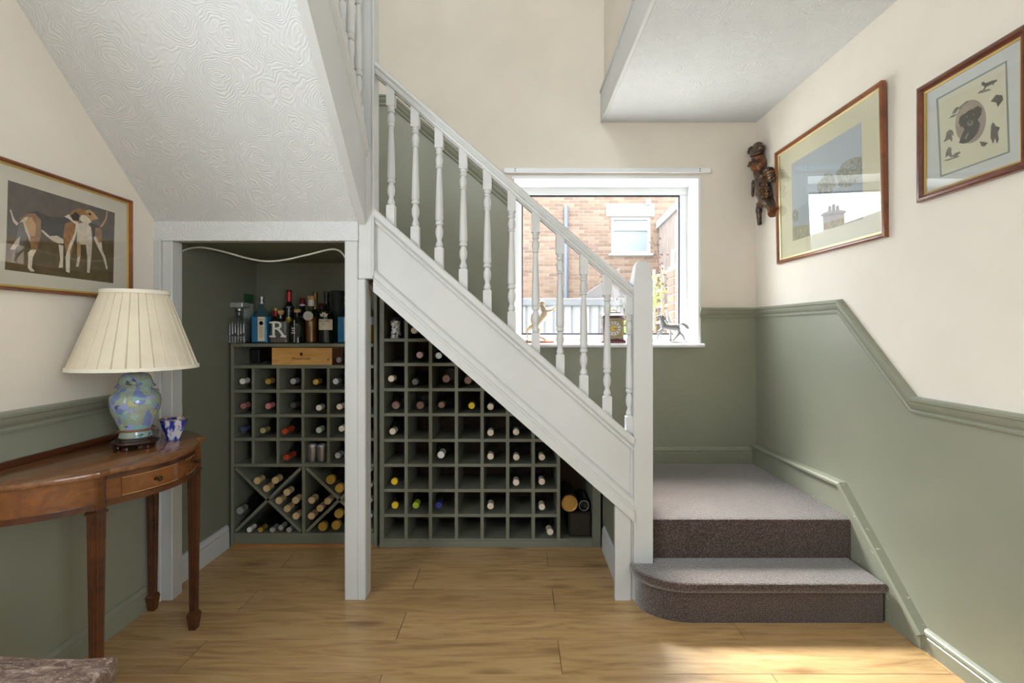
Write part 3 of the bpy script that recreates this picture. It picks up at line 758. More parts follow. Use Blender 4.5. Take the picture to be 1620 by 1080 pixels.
# square decanter
Y = 2.775; c = (sx(378.5, Y), Y, SZ)
t = thing('decanter', c, 'square cut crystal decanter with flat stopper, leftmost on the alcove shelf', 'decanter')
bm = B(); sq_bottle(bm, c, [(0, .070, .064, .2), (.004, .073, .067, .2), (.128, .073, .067, .2), (.142, .066, .06, .3), (.150, .03, .03, .9), (.158, .017, .017, .99), (.176, .016, .016, .99), (.180, .021, .021, .99), (.184, .021, .021, .99)]); obj('glass_body', bm, M_clear2, t, 40)
M_cry = glassy('crystal_facets', (.88, .89, .90), 1.5)
bm = B()
for i in range(9):
    xx = c[0]-.062+i*.0155
    for z0_, z1_, w_ in [(.004+j*.0125, .015+j*.0125, .0065) for j in range(3)]+[(.046+.006*(i % 3), .118-.008*(i % 2), .0035)]:
        tri = lambda z, w, d: [Vector((xx-w, c[1]-.067, SZ+z)), Vector((xx, c[1]-.067-d, SZ+z)), Vector((xx+w, c[1]-.067, SZ+z))]
        rings(bm, [tri(z0_, w_, .006 if w_ > .004 else .0025), tri(z1_, w_*.5, .003)])
obj('cut_facets', bm, plain('bright_crystal', srgb(190, 190, 194), .12, Alpha=.5), t)
bm = B(); sq_bottle(bm, c, [(.012, .062, .056, .2), (.03, .063, .057, .2), (.1, .063, .057, .2)]); obj('thick_glass_core', bm, plain('crystal_core', srgb(140, 140, 146), .08, Alpha=.35), t, 40)
bm = B(); sq_bottle(bm, c, [(.184, .012, .012, .99), (.196, .012, .012, .99), (.200, .036, .036, .15), (.206, .042, .042, .15), (.226, .042, .042, .15), (.231, .037, .037, .15)]); obj('stopper', bm, plain('crystal_stopper', srgb(176, 180, 178), .08, .35), t, 40)
# green and white carton behind
Y = 2.92; x = sx(384.5, Y)
t = thing('bottle_carton', (x, Y, SZ), 'green topped white bottle carton behind the crystal decanter', 'carton')
bm = B(); bx(bm, x-.05, x+.035, Y-.05, Y+.05, SZ+.0005, SZ+.235, .001); obj('carton_body', bm, plain('white_carton', srgb(206, 206, 200), .6), t)
bm = B(); bx(bm, x-.051, x+.036, Y-.051, Y+.051, SZ+.235, SZ+.29, .001); obj('green_lid', bm, plain('green_carton', srgb(40, 96, 48), .5), t)
def gin(px, Y, label, part=True):
    c = (sx(px, Y), Y, SZ)
    t = thing('gin_bottle', c, label, 'bottle', 'blue gin bottles')
    bm = B(); sq_bottle(bm, c, [(0, .046, .036, .3), (.003, .049, .038, .3), (.15, .049, .038, .3), (.165, .043, .034, .4), (.19, .026, .024, .8), (.205, .016, .016, .99), (.225, .0135, .0135, .99)]); obj('glass_body', bm, M_bluegl, t, 40)
    bm = B(); sq_bottle(bm, c, [(.006, .044, .034, .3), (.148, .044, .034, .3)]); obj('gin_fill', bm, M_bluecore, t, 40)
    bm = B(); lathe(bm, [(.222, .0155), (.238, .0155), (.24, .011), (.25, .011), (.25, .0165), (.262, .0165)], c, 'z', 16); obj('stopper', bm, plain('silver_black_stopper', srgb(150, 150, 150), .3, .7), t, 40)
    bm = B(); bx(bm, c[0]-.002, c[0]+.037, c[1]-.0395, c[1]-.0380, SZ+.012, SZ+.148); lb = obj('paper_label', bm, M_paper, t)
    text('lettering', 'BOMBAY', .0082, (c[0]+.0175, c[1]-.0397, SZ+.134), lb, M_ink)
    bm = B(); lathe(bm, [(-.0004, .002), (-.0004, .0115)], (c[0]+.0175, c[1]-.0397, SZ+.113), 'y', 14); obj('portrait', bm, plain('slate_blue_ink', srgb(52, 80, 100), .6), lb)
    bm = B()
    for k in range(7): bx(bm, c[0]+.006, c[0]+.029, c[1]-.0401, c[1]-.0397, SZ+.088-k*.009, SZ+.091-k*.009)
    obj('small_print', bm, plain('faded_red_print', srgb(170, 130, 110), .7), lb)
gin(414, 2.765, 'blue glass gin bottle with tall cream label beside the decanter')
gin(549, 2.775, 'blue glass gin bottle half hidden behind the white post')
# clear bottle with the big R
Y = 2.765; c = (sx(444, Y), Y, SZ)
t = thing('gin_bottle', c, 'square clear glass bottle with a big white letter R', 'bottle', GR)
bm = B(); sq_bottle(bm, c, [(0, .046, .03, .25), (.003, .05, .034, .25), (.122, .05, .034, .25), (.132, .045, .03, .3), (.138, .02, .02, .95), (.142, .013, .013, .99), (.165, .013, .013, .99)]); obj('glass_body', bm, M_clear2, t, 40)
bm = B(); sq_bottle(bm, c, [(.005, .046, .030, .25), (.042, .046, .030, .25)]); obj('pink_gin_fill', bm, plain('blush_gin', srgb(150, 128, 116), .1, Alpha=.6), t, 40)
bm = B(); sq_bottle(bm, c, [(.044, .046, .030, .25), (.121, .046, .030, .25)]); obj('clear_gin_fill', bm, plain('misty_gin', srgb(150, 148, 140), .1, Alpha=.45), t, 40)
bm = text_bm('R', .118)
for v in bm.verts: v.co = Vector((c[0]+v.co.x*1.12, c[1]-.0345-v.co.z, c[2]+.078+v.co.y))
obj('letter', bm, plain('white_glass_print', srgb(236, 234, 228), .5), t)
bm = B()
for a in ((-.036, .118), (.0, .036)):
    pass
for x0, x1, z0, z1 in ((-.047, -.012, .034, .044), (-.047, -.012, .112, .121), (.016, .045, .034, .044)):
    bx(bm, c[0]+x0, c[0]+x1, c[1]-.0352, c[1]-.0342, SZ+z0, SZ+z1)
obj('serifs', bm, MATS['white_glass_print'], t)
bm = B(); lathe(bm, [(.163, .0145), (.172, .0145), (.172, .018), (.186, .018)], c, 'z', 16); obj('stopper', bm, M_cork, t, 40)
def spirit(name, px, Y, H, r, label, glass, shoulder=.62, neck=.014, cap=None, caph=.03, capr=None, foil=None, foilh=0, fill=None, filltop=0, group=GR):
    c = (sx(px, Y), Y, SZ)
    t = thing(name, c, label, 'bottle', group)
    s = H*shoulder
    bm = B(); lathe(bm, [(0, r*.9), (.003, r), (s-.012, r), (s, r*.93), (s+.02, r*.6), (s+.038, neck*1.05), (H-caph, neck)], c, 'z', 20); obj('glass_body', bm, glass, t, 40)
    if fill:
        bm = B(); lathe(bm, [(.006, r*.92), (min(filltop, s-.012), r*.92)]+([(filltop, neck*.9)] if filltop > s else []), c, 'z', 20); obj('liquid', bm, fill, t, 40)
    if foil:
        bm = B(); lathe(bm, [(H-caph-foilh, neck*1.12), (H-caph, neck*1.12)], c, 'z', 16); obj('neck_foil', bm, foil, t, 40)
    if cap:
        q = capr or neck*1.15
        bm = B(); lathe(bm, [(H-caph, q), (H-.002, q), (H, q*.9)], c, 'z', 16); obj('cap', bm, cap, t, 40)
    return t, c
def plate(t, name, c, r, z0, z1, half, m, y=0):
    """label wrapped on a round bottle"""
    rows = []
    for z in (z0, z1):
        rows.append([Vector((c[0]+(r+.0012)*math.sin(a), c[1]-(r+.0012)*math.cos(a), c[2]+z)) for a in [half*(k/6-1) for k in range(13)]])
    bm = B(); rings(bm, rows, False, False); return obj(name, bm, m, t, 60)
M_maroon = plain('maroon_foil', srgb(112, 24, 40), .35, .2); M_redf = plain('red_foil', srgb(176, 40, 40), .3, .3)
spirit('spirit_bottle', 436, 2.90, .205, .03, 'short bottle with red neck foil and gold top behind the R bottle', M_gblack, .6, .0135, CAPS['gold'], .014, .016, M_redf, .045)
spirit('spirit_bottle', 457.5, 2.93, .315, .036, 'tall dark bottle with long red neck foil at the back of the shelf', M_gblack, .64, .0135, M_maroon, .012, .017, M_redf, .058)
spirit('spirit_bottle', 457, 2.86, .215, .030, 'bottle of yellow liqueur with bare glass neck behind the R bottle', M_clear2, .5, .017, CAPS['grey'], .012, .016, None, 0, M_yellow, .15)
t, c = spirit('spirit_bottle', 470.5, 2.77, .193, .037, 'round shouldered dark bottle with black label and cork, beside the R bottle', M_gblack, .6, .0145, M_cork, .018, .019)
lb = plate(t, 'black_label', c, .037, .035, .10, .9, plain('matt_black_label', srgb(26, 26, 28), .6))
bm = B()
for k, hw in enumerate((.010, .007, .011)): bx(bm, c[0]-.006-hw, c[0]-.006+hw, c[1]-.0392, c[1]-.0384, c[2]+.082-k*.013, c[2]+.087-k*.013)
obj('small_print', bm, M_paper, lb)
plate(t, 'pale_strip', c, .0372, .006, .13, .08, plain('pale_grey_strip', srgb(150, 152, 154), .3))  # narrow pale grey strip up the bottle front
spirit('spirit_bottle', 478.5, 2.91, .265, .036, 'bottle with maroon cap and white collar at the back of the shelf', M_gblack, .62, .014, M_maroon, .036, .0165, CAPS['white'], .01)
t, c = spirit('whisky_bottle', 492.5, 2.80, .27, .034, 'amber whisky bottle with fat cork and round white medallion label', glassy('smoky_glass', (.7, .66, .5), 1.45), .6, .0165, M_cork, .022, .0205, plain('white_neck_label', srgb(220, 220, 214), .6), .036, M_amber, .15)
bm = B(); lathe(bm, [(-.040, .002), (-.040, .027), (-.036, .0275)], (c[0]-.002, c[1], c[2]+.155), 'y', 24); md = obj('medallion', bm, plain('white_medallion', srgb(216, 214, 206), .6), t, 40)
bm = B(); lathe(bm, [(-.0405, .008), (-.0405, .011)], (c[0]-.002, c[1], c[2]+.155), 'y', 16, 0, False); lathe(bm, [(-.0405, .02), (-.0405, .022)], (c[0]-.002, c[1], c[2]+.155), 'y', 20, 0, False); obj('printed_ring', bm, M_ink, md)
spirit('spirit_bottle', 499, 2.89, .30, .027, 'slim bottle with long gold neck foil behind the whisky', M_gbrown, .55, .013, metal('gold_olive_foil', (150, 130, 80)), .014, .0145, MATS['gold_olive_foil'], .09)
spirit('spirit_bottle', 508.5, 2.947, .235, .027, 'dark bottle with dull red cap behind the port', M_gblack, .62, .014, M_maroon, .03, .0165)
t, c = spirit('port_bottle', 517, 2.77, .292, .042, 'black port bottle with white crown emblem and cream label', M_gblack, .58, .0155, plain('black_bottle_cap', srgb(30, 26, 28), .35), .03, .018)
lb = plate(t, 'paper_label', c, .042, .075, .135, 1.15, M_paper)
text('lettering', "TAYLOR'S", .0145, (c[0], c[1]-.0440, c[2]+.124), lb, M_ink); text('lettering', '10', .015, (c[0]-.004, c[1]-.0440, c[2]+.107), lb, M_ink)
bm = B()
prism(bm, [(c[0]-.017, c[2]+.150), (c[0]+.017, c[2]+.150), (c[0]+.022, c[2]+.168), (c[0]+.011, c[2]+.163), (c[0]+.007, c[2]+.178), (c[0], c[2]+.168), (c[0]-.007, c[2]+.178), (c[0]-.011, c[2]+.163), (c[0]-.022, c[2]+.168)], 'y', c[1]-.0435, c[1]-.0405)
obj('crown_emblem', bm, plain('white_crown_print', srgb(214, 208, 198), .6), t)
bm = B(); lathe(bm, [(-.0442, .001), (-.0442, .004)], (c[0], c[1], c[2]+.158), 'y', 10); obj('emblem_dot', bm, M_ink, t)
Y = 2.93; x = sx(535, Y)
t = thing('presentation_tube', (x, Y, SZ), 'tall black bottle tube standing behind the port bottle', 'tube')
bm = B(); lathe(bm, [(0, .042), (.295, .042)], (x, Y, SZ), 'z', 24); obj('tube_body', bm, plain('charcoal_card', srgb(44, 46, 44), .5), t, 40)
bm = B(); lathe(bm, [(.295, .0435), (.307, .0435), (.31, .04)], (x, Y, SZ), 'z', 24); obj('tube_lid', bm, MATS['charcoal_card'], t, 40)
t, c = spirit('whisky_bottle', 583, 2.79, .29, .036, 'amber whisky bottle seen just right of the white post', glassy('smoky_glass_b', (.75, .7, .5), 1.45), .6, .0155, M_cork, .02, .0175, MATS['white_neck_label'], .04, M_yellow, .14)
plate(t, 'paper_label', c, .036, .105, .15, 1.2, plain('pale_blue_label', srgb(196, 200, 214), .6))
# patterned jar in the top cell of the right rack
Y = 2.78; x = sx(570+138/2.455, Y); z = RZ[0]+HT
t = thing('ceramic_jar', (x, Y, z), 'white waisted ceramic jar with black pattern and dark domed lid', 'jar')
def ink():
    q = NT('black_on_white_toile'); v = q.coord(); f = q.noise(v, 60, 4, .6, 1.0)
    q.base(q.ramp(f, [(.50, srgb(228, 226, 222)), (.56, srgb(36, 34, 38))])); return q.set(.25)
bm = B(); lathe(bm, [(0, .028), (.004, .030), (.02, .030), (.05, .0255), (.075, .0255), (.095, .031), (.098, .031)], (x, Y, z), 'z', 24); obj('jar_body', bm, ink(), t, 40)
bm = B(); lathe(bm, [(.098, .032), (.102, .032), (.115, .026), (.122, .015), (.124, .004)], (x, Y, z), 'z', 24); obj('jar_lid', bm, plain('dark_jar_lid', srgb(50, 44, 46), .35), t, 40)
# wooden wine case in the shelf under the bottles
M_case = wood('pine_wine_case', srgb(186, 134, 66), srgb(224, 180, 106), (2.0, 9, 9), .5, 3)
x0, x1, y0, y1, z0, z1 = sx(430, 2.705), sx(525, 2.705), 2.705, 2.875, LZ[1]+HT+.0005, LZ[1]+HT+.097
t = thing('wine_case', ((x0+x1)/2, (y0+y1)/2, z0), 'pale wooden wine case with dark printed name under the spirits', 'wine case')
bm = B(); bx(bm, x0, x1, y0, y0+.009, z0, z1, .001); fr = obj('front_panel', bm, M_case, t)
bm = B(); bx(bm, x0, x0+.009, y0+.009, y1-.009, z0, z1-.008, .001); obj('end_panel', bm, M_case, t)
bm = B(); bx(bm, x1-.009, x1, y0+.009, y1-.009, z0, z1-.008, .001); obj('end_panel', bm, wood('pine_case_end', srgb(120, 80, 52), srgb(150, 108, 74), (9, 2, 9), .6), t)
bm = B(); bx(bm, x0, x1, y1-.009, y1, z0, z1, .001); obj('back_panel', bm, M_case, t)
bm = B(); bx(bm, x0, x1, y0+.009, y1-.009, z1-.008, z1, .001); obj('lid', bm, M_case, t)
M_brand = plain('branded_ink', srgb(58, 38, 20), .7)
text('lettering', 'MoutonCadet', .0185, ((x0+x1)/2-.003, y0-.0004, z0+.036), fr, M_brand)
bm = B(); cx = (x0+x1)/2-.003
prism(bm, [(cx-.008, z0+.055), (cx, z0+.049), (cx+.008, z0+.055), (cx+.007, z0+.064), (cx+.010, z0+.071), (cx+.003, z0+.067), (cx, z0+.074), (cx-.003, z0+.067), (cx-.010, z0+.071), (cx-.007, z0+.064)], 'y', y0-.0006, y0+.001)
obj('crest', bm, M_brand, fr)
bm = B(); bx(bm, x1-.022, x1-.018, y0-.0006, y0+.001, z0+.022, z0+.03); bx(bm, x1-.025, x1-.015, y0-.0006, y0+.001, z0+.030, z0+.034); obj('stamp', bm, M_brand, fr)
bm = B()
for k in range(4): bx(bm, x0+.008+k*.008, x0+.013+k*.008, y0-.0006, y0+.001, z0+.018, z0+.026)
obj('stamp', bm, MATS['faded_red_print'], fr)
# small dark bottle beside the case, and a phone charger block on the left
lying(-.985, LZ[1]+HT+.029, 'grey', 'dark', 'dark bottle lying beside the wooden wine case, by the white post', 'bottles lying in the left wine rack', y=2.72, L=.24, r=.028)
x = -1.522; t = thing('power_adapter', (x, 2.86, LZ[1]+HT), 'black power adapter with trailing cable left of the wine case', 'adapter')
bm = B(); bx(bm, x-.028, x+.028, 2.84, 2.90, LZ[1]+HT+.0005, LZ[1]+HT+.085, .006); obj('adapter_body', bm, plain('black_plastic', srgb(26, 26, 28), .4), t)
bm = B(); tube(bm, smooth_path([(x+.02, 2.85, LZ[1]+HT+.006), (x+.06, 2.80, LZ[1]+HT+.004), (x+.10, 2.83, LZ[1]+HT+.02), (x+.125, 2.88, LZ[1]+HT+.03)]), .003, 6); obj('cable', bm, MATS['black_plastic'], t, 60)
# white cable under the alcove ceiling and the lamp flex on the alcove wall
M_flex = plain('white_flex', srgb(220, 218, 208), .5)
Yc = 2.32
pts = [at(px, py, Yc) for px, py in ((282, 405), (290, 396), (316, 391), (350, 397), (390, 408), (420, 413), (450, 411), (490, 402), (525, 394), (540, 399), (549, 412))]
bm = B(); tube(bm, smooth_path([(p[0], Yc, p[1]) for p in pts]), .0045, 8)
o = obj('hanging_cable', bm, M_flex, None, 60); tag(o, 'white cable looping across the top of the alcove opening', 'cable')
bm = B(); tube(bm, smooth_path([(-1.593, 2.26, 1.02), (-1.591, 2.29, .94), (-1.591, 2.318, .84), (-1.592, 2.315, .74), (-1.592, 2.29, .64), (-1.592, 2.27, .5)]), .0045, 8)
o = obj('lamp_flex', bm, M_flex, None, 60); tag(o, 'white lamp flex running down the green alcove wall', 'cable')
# ------------------------------------------------------------------ console table
TZ = .77
t = thing('console_table', (-1.4, 1.725, 0), 'mahogany bow-fronted console table with tapered legs against the left wall', 'table')
LA, LB = (-1.295, 1.962), (-1.288, 1.497)      # front legs
LC, LD = (-1.560, 2.095), (-1.560, 1.355)      # rear legs
def quad(a, c, b, n): return [((1-s)**2*a[0]+2*s*(1-s)*c[0]+s*s*b[0], (1-s)**2*a[1]+2*s*(1-s)*c[1]+s*s*b[1]) for s in [k/n for k in range(n+1)]]
def outline(g, wall):
    """plan outline grown outwards by g"""
    e0, e1 = (wall, 1.325-g), (wall, 2.125+g)
    pB, pA = (LB[0]+.008+g, LB[1]-.018-g*.5), (LA[0]+.008+g, LA[1]+.018+g*.5)
    b1, a1 = (LB[0]+.014+g, LB[1]+.018), (LA[0]+.014+g, LA[1]-.018)
    return (quad(e0, (-1.40, 1.315-g), pB, 8)+[(pB[0]+.010, pB[1]+.002), (b1[0]+.002, b1[1]-.002)]
            + quad(b1, (LB[0]+.185+g, 1.725), a1, 28)+[(a1[0]+.002, a1[1]+.002), (pA[0]+.010, pA[1]-.002)]+quad(pA, (-1.40, 2.135+g), e1, 8))
bm = B(); prism(bm, outline(.012, XL+.004), 'z', TZ-.018, TZ, bev=.004); obj('table_top', bm, M_mahogtop, t, 30)
bm = B(); prism(bm, outline(0, XL+.006), 'z', .655, TZ-.018); ap = obj('apron', bm, M_mahogL, t, 30)
ol = outline(.003, XL+.006)
def band(z0, z1, g, idx, m, name, par, th=.003):
    """strip following the apron"""
    o0, o1 = outline(g, XL+.006), outline(g+th, XL+.006)
    bm = B(); rows = []
    for i in idx: rows.append([Vector((*o0[i], z0)), Vector((*o1[i], z0)), Vector((*o1[i], z1)), Vector((*o0[i], z1))])
    rings(bm, rows); return obj(name, bm, m, par, 40)
N = len(ol)
band(.655, .672, 0, range(0, 9), M_mahog, 'lower_bead', ap, .005); band(.655, .674, 0, range(11, 40), M_mahog, 'lower_rail', ap, .003); band(.655, .672, 0, range(N-9, N), M_mahog, 'lower_bead', ap, .005)
band(.738, .752, 0, range(11, 40), M_mahog, 'upper_rail', ap, .004)
M_string = plain('pale_inlay_line', srgb(190, 150, 96), .4)
def drawer(i0, i1, knob):
    d = band(.678, .735, 0, range(i0, i1+1), M_mahogL, 'drawer', t, .004)
    for z0, z1 in ((.678, .6795), (.7335, .735)): band(z0, z1, .004, range(i0, i1+1), M_string, 'inlay_line', d, .0008)
    o = outline(.004, XL+.006)
    p, q = o[knob], o[knob+1]
    mx, my = (p[0]+q[0])/2, (p[1]+q[1])/2
    bm = B(); lathe(bm, [(0, .006), (.002, .006), (.004, .003), (.010, .003), (.013, .007), (.018, .008), (.022, .004)], (mx, my, .706), 'x', 12); obj('drawer_knob', bm, plain('aged_brass', srgb(70, 52, 30), .35, .8), d, 40)
drawer(13, 24, 18); drawer(27, 37, 32)
def leg(c):
    bm = B(); x, y = c
    s = lambda h, z: sq(x-h, x+h, y-h, y+h, z)
    rings(bm, [s(.0115, .065), s(.0165, .636), s(.0165, TZ-.019)]); g = obj('leg', bm, M_mahog, t)
    bm = B(); rings(bm, [s(.017, .634), s(.0205, .638), s(.0205, .643), s(.017, .648)]); obj('collar', bm, M_mahog, g)
    bm = B(); rings(bm, [s(.0125, 0), s(.019, .058), s(.015, .068), s(.012, .072)]); obj('spade_foot', bm, M_mahog, g)
    for k in (-1, 0, 1):
        for fx, fy in ((0, -1), (1, 0)):
            bm = B(); r0, r1 = .0118, .0163
            a0, a1 = k*.005, k*.007
            P0 = Vector((x+(a0 if fx == 0 else r0-.0005), y+(a0 if fy == 0 else -r0+.0005), .10)); P1 = Vector((x+(a1 if fx == 0 else r1+.0006), y+(a1 if fy == 0 else -r1-.0006), .615))
            tube(bm, [P0, P1], .0016, 6); obj('reed', bm, M_mahog, g, 60)
for c in (LA, LB, LC, LD): leg(c)
bm = B(); bx(bm, XL+.004, XL+.016, 1.33, 2.12, TZ, TZ+.022, .003); obj('back_upstand', bm, M_mahog, t)

# ------------------------------------------------------------------ table lamp
lx, ly = -1.396, 1.79
t = thing('table_lamp', (lx, ly, TZ), 'ginger jar table lamp with pleated cream shade on the console table', 'lamp')
bm = B(); lathe(bm, [(.014, .05), (.018, .068), (.025, .073), (.031, .070), (.034, .062), (.038, .060), (.041, .052)], (lx, ly, TZ), 'z', 32); sd = obj('wooden_stand', bm, plain('dark_rosewood', srgb(48, 26, 20), .25), t, 40)
for k in range(5):
    a = 2*PI*k/5-PI/2+.15
    bm = B(); bx(bm, lx+.052*math.cos(a)-.011, lx+.052*math.cos(a)+.011, ly+.052*math.sin(a)-.012, ly+.052*math.sin(a)+.012, TZ+.0003, TZ+.0155, .003); obj('stand_foot', bm, MATS['dark_rosewood'], sd)
def florals():
    q = NT('floral_painted_porcelain'); v = q.coord('Object', (1, 1, 1))
    n = q.add('ShaderNodeTexNoise'); n.inputs['Scale'].default_value = 16; n.inputs['Detail'].default_value = 2; q.link(v, n.inputs['Vector'])
    ad = q.add('ShaderNodeVectorMath', operation='MULTIPLY_ADD'); ad.inputs[1].default_value = (.06, .06, .06); q.link(n.outputs['Color'], ad.inputs[0]); q.link(v, ad.inputs[2])
    vo = q.add('ShaderNodeTexVoronoi'); vo.inputs['Scale'].default_value = 40; q.link(ad.outputs[0], vo.inputs['Vector'])
    bw = q.add('ShaderNodeSeparateColor'); q.link(vo.outputs['Color'], bw.inputs[0])
    c = q.ramp(bw.outputs[0], [(0, srgb(154, 168, 150)), (.28, srgb(160, 190, 182)), (.42, srgb(128, 178, 182)), (.54, srgb(108, 126, 200)), (.70, srgb(152, 164, 216)), (.86, srgb(186, 188, 126)), (.92, srgb(150, 160, 150))])
    c.node.color_ramp.interpolation = 'CONSTANT'
    v2 = q.add('ShaderNodeTexVoronoi', feature='DISTANCE_TO_EDGE'); v2.inputs['Scale'].default_value = 40; q.link(ad.outputs[0], v2.inputs['Vector'])
    c = q.mix(q.ramp(v2.outputs['Distance'], [(.0, (.35,)*3), (.05, (0, 0, 0))]), c, srgb(96, 104, 100))
    c = q.mix(q.ramp(q.noise(v, 34, 2), [(.68, (0, 0, 0)), (.70, (.9,)*3)]), c, srgb(36, 34, 34))
    c = q.mix(.2, c, srgb(166, 178, 170)); q.base(c); return q.set(.14, Coat_Weight=.5)
M_flor = florals()
JZ = TZ+.041
bm = B(); lathe(bm, [(0, .049), (.004, .052), (.018, .047), (.03, .046), (.06, .058), (.1, .074), (.13, .0785), (.152, .075), (.168, .062), (.175, .051), (.186, .049)], (lx, ly, JZ), 'z', 40); jar = obj('jar', bm, M_flor, t, 60, origin=(lx, ly, JZ))
bm = B(); lathe(bm, [(.181, .049), (.184, .060), (.188, .062), (.193, .055), (.205, .051), (.222, .046), (.232, .037), (.236, .022)], (lx, ly, JZ), 'z', 40); obj('jar_lid', bm, M_flor, jar, 60, origin=(lx, ly, JZ))
bm = B(); R = .058
tube(bm, [(lx+R*math.cos(a), ly+R*math.sin(a), JZ+.030) for a in [2*PI*k/32 for k in range(33)]], .0035, 8); obj('wire_band', bm, plain('copper_wire', srgb(150, 100, 72), .4, .6), t, 60)
bm = B(); lathe(bm, [(.234, .018), (.238, .019), (.242, .012), (.262, .012), (.266, .014)], (lx, ly, JZ), 'z', 16); obj('brass_collar', bm, plain('brass', srgb(176, 140, 62), .3, .9), t, 40)
M_shade = plain('cream_pleated_silk', srgb(226, 216, 194), .8, Transmission_Weight=0.0)
S0, S1, R0, R1 = TZ+.297, TZ+.572, .194, .102
rows = []
NP = 30
for z, rad in ((S0, R0), (S0+(S1-S0)*.5, (R0+R1)/2), (S1, R1)):
    row = []
    for k in range(NP):
        for f, d in ((0, -.003), (.07, .0045), (.5, .0035), (.93, .0025)):
            a = 2*PI*(k+f)/NP; q = rad-.004+d*rad/R0
            row.append(Vector((lx+q*math.cos(a), ly+q*math.sin(a), z)))
    rows.append(row)
bm = B(); rings(bm, rows, True, False); shade = obj('lamp_shade', bm, M_shade, t, 25)
bm = B(); lathe(bm, [(S0-.006, R0-.001), (S0-.006, R0+.004), (S0+.006, R0+.0025), (S0+.006, R0-.003)], (lx, ly, 0), 'z', 64, 0, False); obj('trim_band', bm, plain('cream_shade_trim', srgb(236, 230, 214), .8), shade, 40)
bm = B(); lathe(bm, [(S1-.008, R1-.002), (S1-.008, R1+.004), (S1+.005, R1+.003), (S1+.005, R1-.002)], (lx, ly, 0), 'z', 64, 0, False); obj('trim_band', bm, MATS['cream_shade_trim'], shade, 40)
bm = B()
lathe(bm, [(.03, .014), (.09, .016), (.13, .03), (.16, .032), (.19, .02)], (lx, ly, JZ+.235), 'z', 16); obj('bulb', bm, plain('opal_bulb_glass', srgb(235, 232, 225), .2), t, 40)
bm = B()
for a in (0, 2*PI/3, 4*PI/3): tube(bm, [(lx+.012*math.cos(a), ly+.012*math.sin(a), S1-.01), (lx+(R1-.002)*math.cos(a), ly+(R1-.002)*math.sin(a), S1-.004)], .0015, 6)
obj('shade_gallery', bm, MATS['brass'], t)

# ------------------------------------------------------------------ blue bowl
bxx, byy = -1.352, 1.925
t = thing('porcelain_bowl', (bxx, byy, TZ), 'octagonal blue and white porcelain bowl behind the lamp', 'bowl')
def bluewhite():
    q = NT('blue_and_white_glaze'); v = q.coord('Object', (22, 22, 9)); f = q.noise(v, 2.2, 3, .55, .4)
    q.base(q.ramp(f, [(.44, srgb(38, 48, 150)), (.52, srgb(70, 84, 176)), (.58, srgb(216, 214, 226))])); return q.set(.12, Coat_Weight=.4)
bm = B(); lathe(bm, [(.0, .026), (.010, .027), (.014, .028), (.05, .042), (.078, .050), (.082, .051), (.082, .048), (.05, .038), (.018, .02)], (bxx, byy, TZ+.0005), 'z', 8); obj('bowl_body', bm, bluewhite(), t)
bm = B(); lathe(bm, [(.081, .0508), (.0845, .0518), (.0845, .0482), (.081, .0478)], (bxx, byy, TZ+.0005), 'z', 8, 0, False); obj('gilt_rim', bm, MATS['gilt'], t)

# ------------------------------------------------------------------ rustic table in the corner of the frame
def carved():
    q = NT('worn_highlit_carved_oak'); v = q.coord('Object', (6, 14, 6)); f = q.noise(v, 3.2, 8, .7, 1.5)
    g = q.noise(q.coord('Object', (1, 1, 1)), 90, 4, .7)
    c = q.ramp(f, [(.34, srgb(66, 46, 38)), (.52, srgb(124, 100, 88)), (.68, srgb(176, 156, 142))])  # palest tones paint in highlights on the carved relief
    c = q.mix(q.ramp(g, [(.56, (0, 0, 0)), (.66, (.7,)*3)]), c, srgb(206, 188, 170))
    q.base(c); q.bump(f, .9, .008); return q.set(.33)
M_chest = carved()
hz, yf, xr = .50, 1.057, -.838
t = thing('rustic_table', (-1.23, .72, 0), 'worn dark oak rustic table at the lower left corner', 'table')
pts = [(XL+.03, .36), (xr-.02, .36), (xr, .40)]
for k in range(1, 10): pts.append((xr-.006+.008*math.sin(k*1.3), .40+(.60*k/10)))
pts += [(xr-.004, yf-.035), (xr-.022, yf-.004)]
for k in range(1, 12):
    u = k/12; pts.append((xr-.03+(XL+.03-xr+.03)*u, yf-.006-.006*math.sin(u*9+.6)))
pts.append((XL+.03, yf-.004))
bm = B(); prism(bm, pts, 'z', hz-.05, hz, bev=.010, seg=3); obj('table_top', bm, M_chest, t, 40)
M_oakd = wood('dark_oak', srgb(48, 28, 18), srgb(92, 60, 42), (10, 10, 2), .35)
for x, y in ((xr-.07, yf-.10), (xr-.07, .46), (XL+.09, yf-.10), (XL+.09, .46)):
    bm = B(); lathe(bm, [(0, .024), (.02, .03), (.06, .03), (.075, .022), (.12, .028), (.24, .036), (.34, .026), (.36, .034), (.449, .034)], (x, y, 0), 'z', 16); obj('leg', bm, M_oakd, t, 35)
bm = B(); bx(bm, XL+.08, xr-.06, yf-.13, yf-.11, hz-.14, hz-.0505, .003); bx(bm, XL+.08, xr-.06, .46, .48, hz-.14, hz-.0505, .003); obj('frieze', bm, M_oakd, t)
bm = B(); bx(bm, xr-.085, xr-.065, .48, yf-.13, hz-.14, hz-.0505, .003); bx(bm, XL+.08, XL+.10, .48, yf-.13, hz-.14, hz-.0505, .003); obj('frieze', bm, M_oakd, t)

